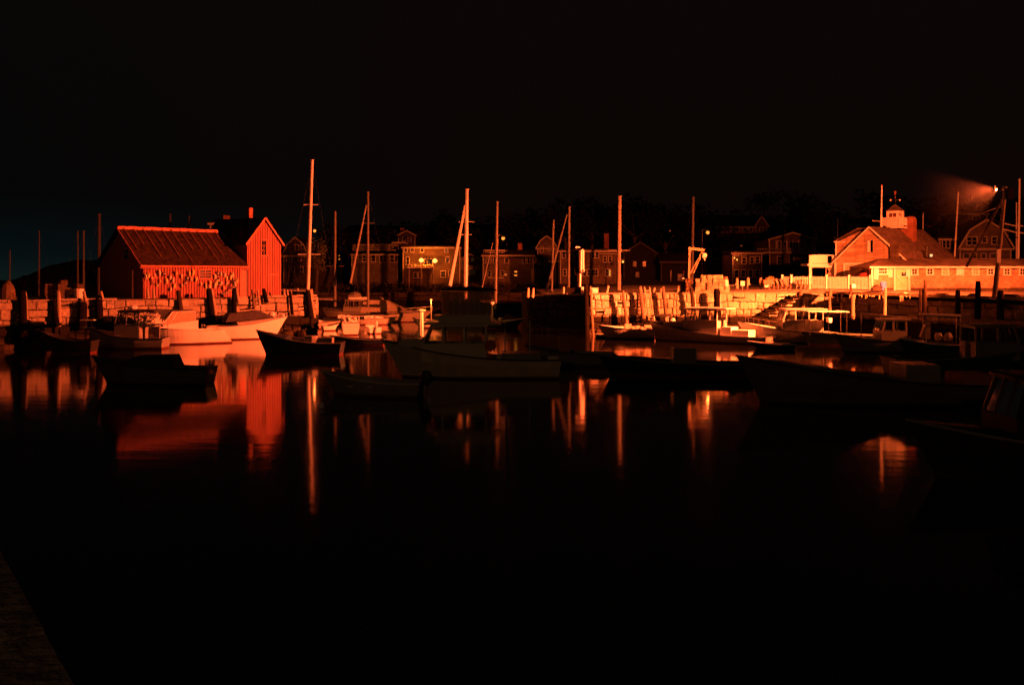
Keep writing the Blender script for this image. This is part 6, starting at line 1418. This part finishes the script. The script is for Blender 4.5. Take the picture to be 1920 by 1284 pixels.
# bollards with chain
bl = []
for i, (px, lab) in enumerate(((1382, 'leftmost chained wooden bollard, right of the white tank'), (1402.5, 'second chained bollard, just right of the square sign'), (1426, 'third chained bollard, left of the beach chairs'))):
    Yb = 108.5; a = W(px, 539.5, Yb); o = thing('bollard', lab, 'bollard', a, 0, 'chained bollards along the wharf'); q = MB(); hb = 1.05 + .04 * (i % 2); q.lathe(a - Vector((0, 0, .1)), [(.17, 0), (.165, hb * .45), (.16, hb * .46), (.16, hb * .95), (.17, hb), (.08, hb + .12)], 12); q.build('post', pale_pile, o)
    q = MB(); q.lathe(a + Vector((0, 0, .55)), [(.175, 0), (.175, .1)], 12); q.build('band', rope, o); bl.append(a)
for k, (x0, x1, lab) in enumerate(((1362, 1382, 'left hanging chain from the white tank to the first bollard'), (1402.5, 1426, 'right hanging chain between the second and third bollards'), (1426, 1448, 'chain from the third bollard towards the beach chairs'))):
    p0, p1 = W(x0, 531, 108.5), W(x1, 531, 108.5); o = thing('chain', lab, 'chain', p0); q = MB(); N = 14; pr = None
    for i in range(N + 1):
        f = i / N; p = p0.lerp(p1, f) - Vector((0, 0, .22 * 4 * f * (1 - f)))
        if pr is not None: q.tube(pr, p, .03 if i % 2 else .045, .03 if i % 2 else .045, 5)
        pr = p
    q.build('links', steel, o)
o = thing('square_sign', 'small bright square sign between the first two bollards', 'sign', W(1392.5, 540, 108.3)); q = MB(); c = W(1392.5, 531.3, 108.2); q.bb(c.x - .24, c.x + .24, 108.17, 108.2, c.z - .26, c.z + .26); q.build('panel', white, o); q = MB(); q.tube((c.x, 108.24, 4.6), (c.x, 108.24, c.z), .04, .04, 6); q.build('stem', steel, o)
o = thing('tank', 'bright white upright tank on a small trolley right of the trap stack', 'tank', W(1361, 545, 105)); c = W(1361, 541, 105); q = MB(); q.lathe(c, [(.2, 0), (.27, .03), (.27, .85), (.2, .92)], 14); q.build('cylinder', white, o)
q = MB(); q.lathe(c + Vector((0, 0, .92)), [(.2, 0), (.22, .1), (.2, .28), (.08, .36)], 10); q.build('valve_cap', redtrim, o); q = MB(); q.tube(c + Vector((-.2, 0, 0)), c + Vector((-.15, -.1, -.35)), .05, .05, 6); q.tube(c + Vector((.2, 0, 0)), c + Vector((.25, -.1, -.3)), .05, .05, 6); q.build('trolley_legs', steel, o)
for s in (-.17, .2): q = MB(); q.lathe(c + Vector((s, -.1, -.27)), [(.12, -.03), (.12, .03)], 10, Matrix.Rotation(R(90), 3, 'X')); q.build('wheel', black, o)
# beach chairs
def chair(px, Y, lab, tilt=.35, mat=None, rz=.6):
    a = W(px, 540.5, Y); o = thing('deck_chair', lab, 'chair', (a.x, Y, 4.68), rz, 'wooden chairs in front of the picket fence'); mat = mat or plank; q = MB(); q.beam((0, -.35, .3), (0, .25, .38), .55, .05) if False else q.box((0, -.05, .36), (.55, .55, .05)); q.build('seat', mat, o, local=True)
    q = MB()
    for k in range(5): q.box((-.24 + .12 * k, .34, .72), (.1, .035, .85), Matrix.Rotation(-tilt, 3, 'X'))
    q.build('backrest', mat, o, local=True)
    for sx in (-1, 1):
        q = MB(); q.box((sx * .31, -.3, .28), (.06, .08, .56)); q.build('leg', mat, o, local=True); q = MB(); q.box((sx * .31, .25, .2), (.06, .08, .4)); q.build('leg', mat, o, local=True)
        q = MB(); q.box((sx * .33, -.05, .58), (.12, .75, .03)); q.build('armrest', mat, o, local=True)
    return o
for i, (px, Y, r_) in enumerate(((1449, 106.5, .9), (1457, 106.6, .8), (1464, 106.4, .85), (1472, 106.3, .8), (1480, 106.2, .85), (1500, 105.2, .8), (1507, 105.1, .85), (1514, 105, .8))):
    chair(px, Y, ('%s wooden chair from the left in the row before the fence gap' % WORDS[i]) if i < 5 else ('%s of the three wooden chairs beside the balcony post' % ['left', 'middle', 'right'][i - 5]), rz=r_)
for (x0, x1, y0, y1, lab, mt) in ((1432, 1450, 525, 533, 'low red and white table heap left of the deck chairs', redtrim), (1434, 1441, 534, 539, 'small bright cooler under the red table by the deck chairs', white)):
    crate(lab, x0, x1, y0, y1, 106.0, .7, mt, 'cooler' if mt is white else 'table_box', 'box')
q_ = thing('garden_bush', 'small round bush growing behind the deck chairs at the fence end', 'bush', W(1445, 540, 107.5)); q = MB(); leaf_cloud(q, W(1446, 530, 107.5), .7, .5, .7, 400, .09, random.Random(4)); q.build('foliage', pbr('garden foliage', (.3, .25, .1), .9, .3, 3), q_)
# blue barrel, net pile, white box on a post
o = thing('barrel', 'blue plastic barrel against the shingled wing', 'barrel', W(1656, 543, 98.2)); q = MB(); c = W(1656, 543, 98.2); c.z = 4.68; q.lathe(c, [(.25, 0), (.29, .05), (.3, .45), (.29, .85), (.26, .9)], 16); q.build('body', blue, o); q = MB()
for z in (.28, .6): q.lathe(c + Vector((0, 0, z)), [(.305, 0), (.315, .02), (.305, .04)], 16)
q.build('hoops', blue, o)
o = thing('net_pile', 'dark tangled heap of nets beside the blue barrel', 'net', W(1644, 545, 98)); q = MB(); c = W(1643, 545, 98); c.z = 4.66; rn = random.Random(15)
q.lathe(c, [(.55, 0), (.5, .25), (.3, .5), (.1, .62)], 10)
for k in range(40):
    th = rn.uniform(0, 6.28); r_ = rn.uniform(.1, .55); a = c + Vector((math.cos(th) * r_, math.sin(th) * r_, .65 - r_)); q.path([a, a + Vector((rn.uniform(-.3, .3), rn.uniform(-.2, .2), rn.uniform(-.1, .15))), a + Vector((rn.uniform(-.3, .3), -.2, -.15))], .04, 4)
q.build('netting', pbr('dark net twine', (.05, .04, .03), .9, .4, 6), o)
for (xx, yy, wd_, lab, nm) in ((1600, 536, .38, 'bright white box on a dark post in front of the picket fence', 'meter_box'), ):
    Yb = apY(1600) + .6; c = W(xx, yy, Yb); o = thing(nm, lab, 'box', (c.x, Yb, 4.4)); q = MB(); q.bb(c.x - .17, c.x + .17, Yb - .15, Yb + .15, c.z - .17, c.z + .17); q.build('box', white, o); q = MB(); q.bb(c.x - .32, c.x - .18, Yb - .1, Yb + .15, 4.38, c.z + .15); q.build('post', pile, o)
# planks lying on the walkway, skiff ramp
for i, (px, dx, lab, mt) in enumerate(((1690, 22, 'pale loose plank on the walkway before the white gate', pale_pile), (1765, 26, 'weathered plank stack on the walkway left of the tall black piling', plank), (1825, 14, 'short dark board beside the tall black piling', pile), (1895, 30, 'long dark board on the walkway at the right edge', pile))):
    Yp = apY(px) + 1.4; a = W(px, 0, Yp); o = thing('loose_plank', lab, 'plank', (a.x, Yp, 4.4)); q = MB(); dz = dx * Yp / FPX; q.beam((a.x - EU.x * dz * .6, Yp - EU.y * dz * .6, 4.52), (a.x + EU.x * dz * .6, Yp + EU.y * dz * .6, 4.5), .5, .12); q.beam((a.x - EU.x * dz * .4, Yp - EU.y * dz * .4 , 4.63), (a.x + EU.x * dz * .5, Yp + EU.y * dz * .5, 4.61), .3, .08); q.build('board', mt, o)
# dark person-like rope post on the wharf left of the crane
o = thing('covered_post', 'dark post with a pale rounded cap left of the trap stack', 'post', W(1281, 548, 105)); c = W(1281, 548, 105); q = MB(); q.lathe(c, [(.26, 0), (.3, .5), (.24, 1.0), (.12, 1.15)], 12); q.build('cover', black, o); q = MB(); q.lathe(c + Vector((0, 0, 1.13)), [(.12, 0), (.17, .15), (.17, .32), (.08, .44)], 10); q.build('cap', sail, o)
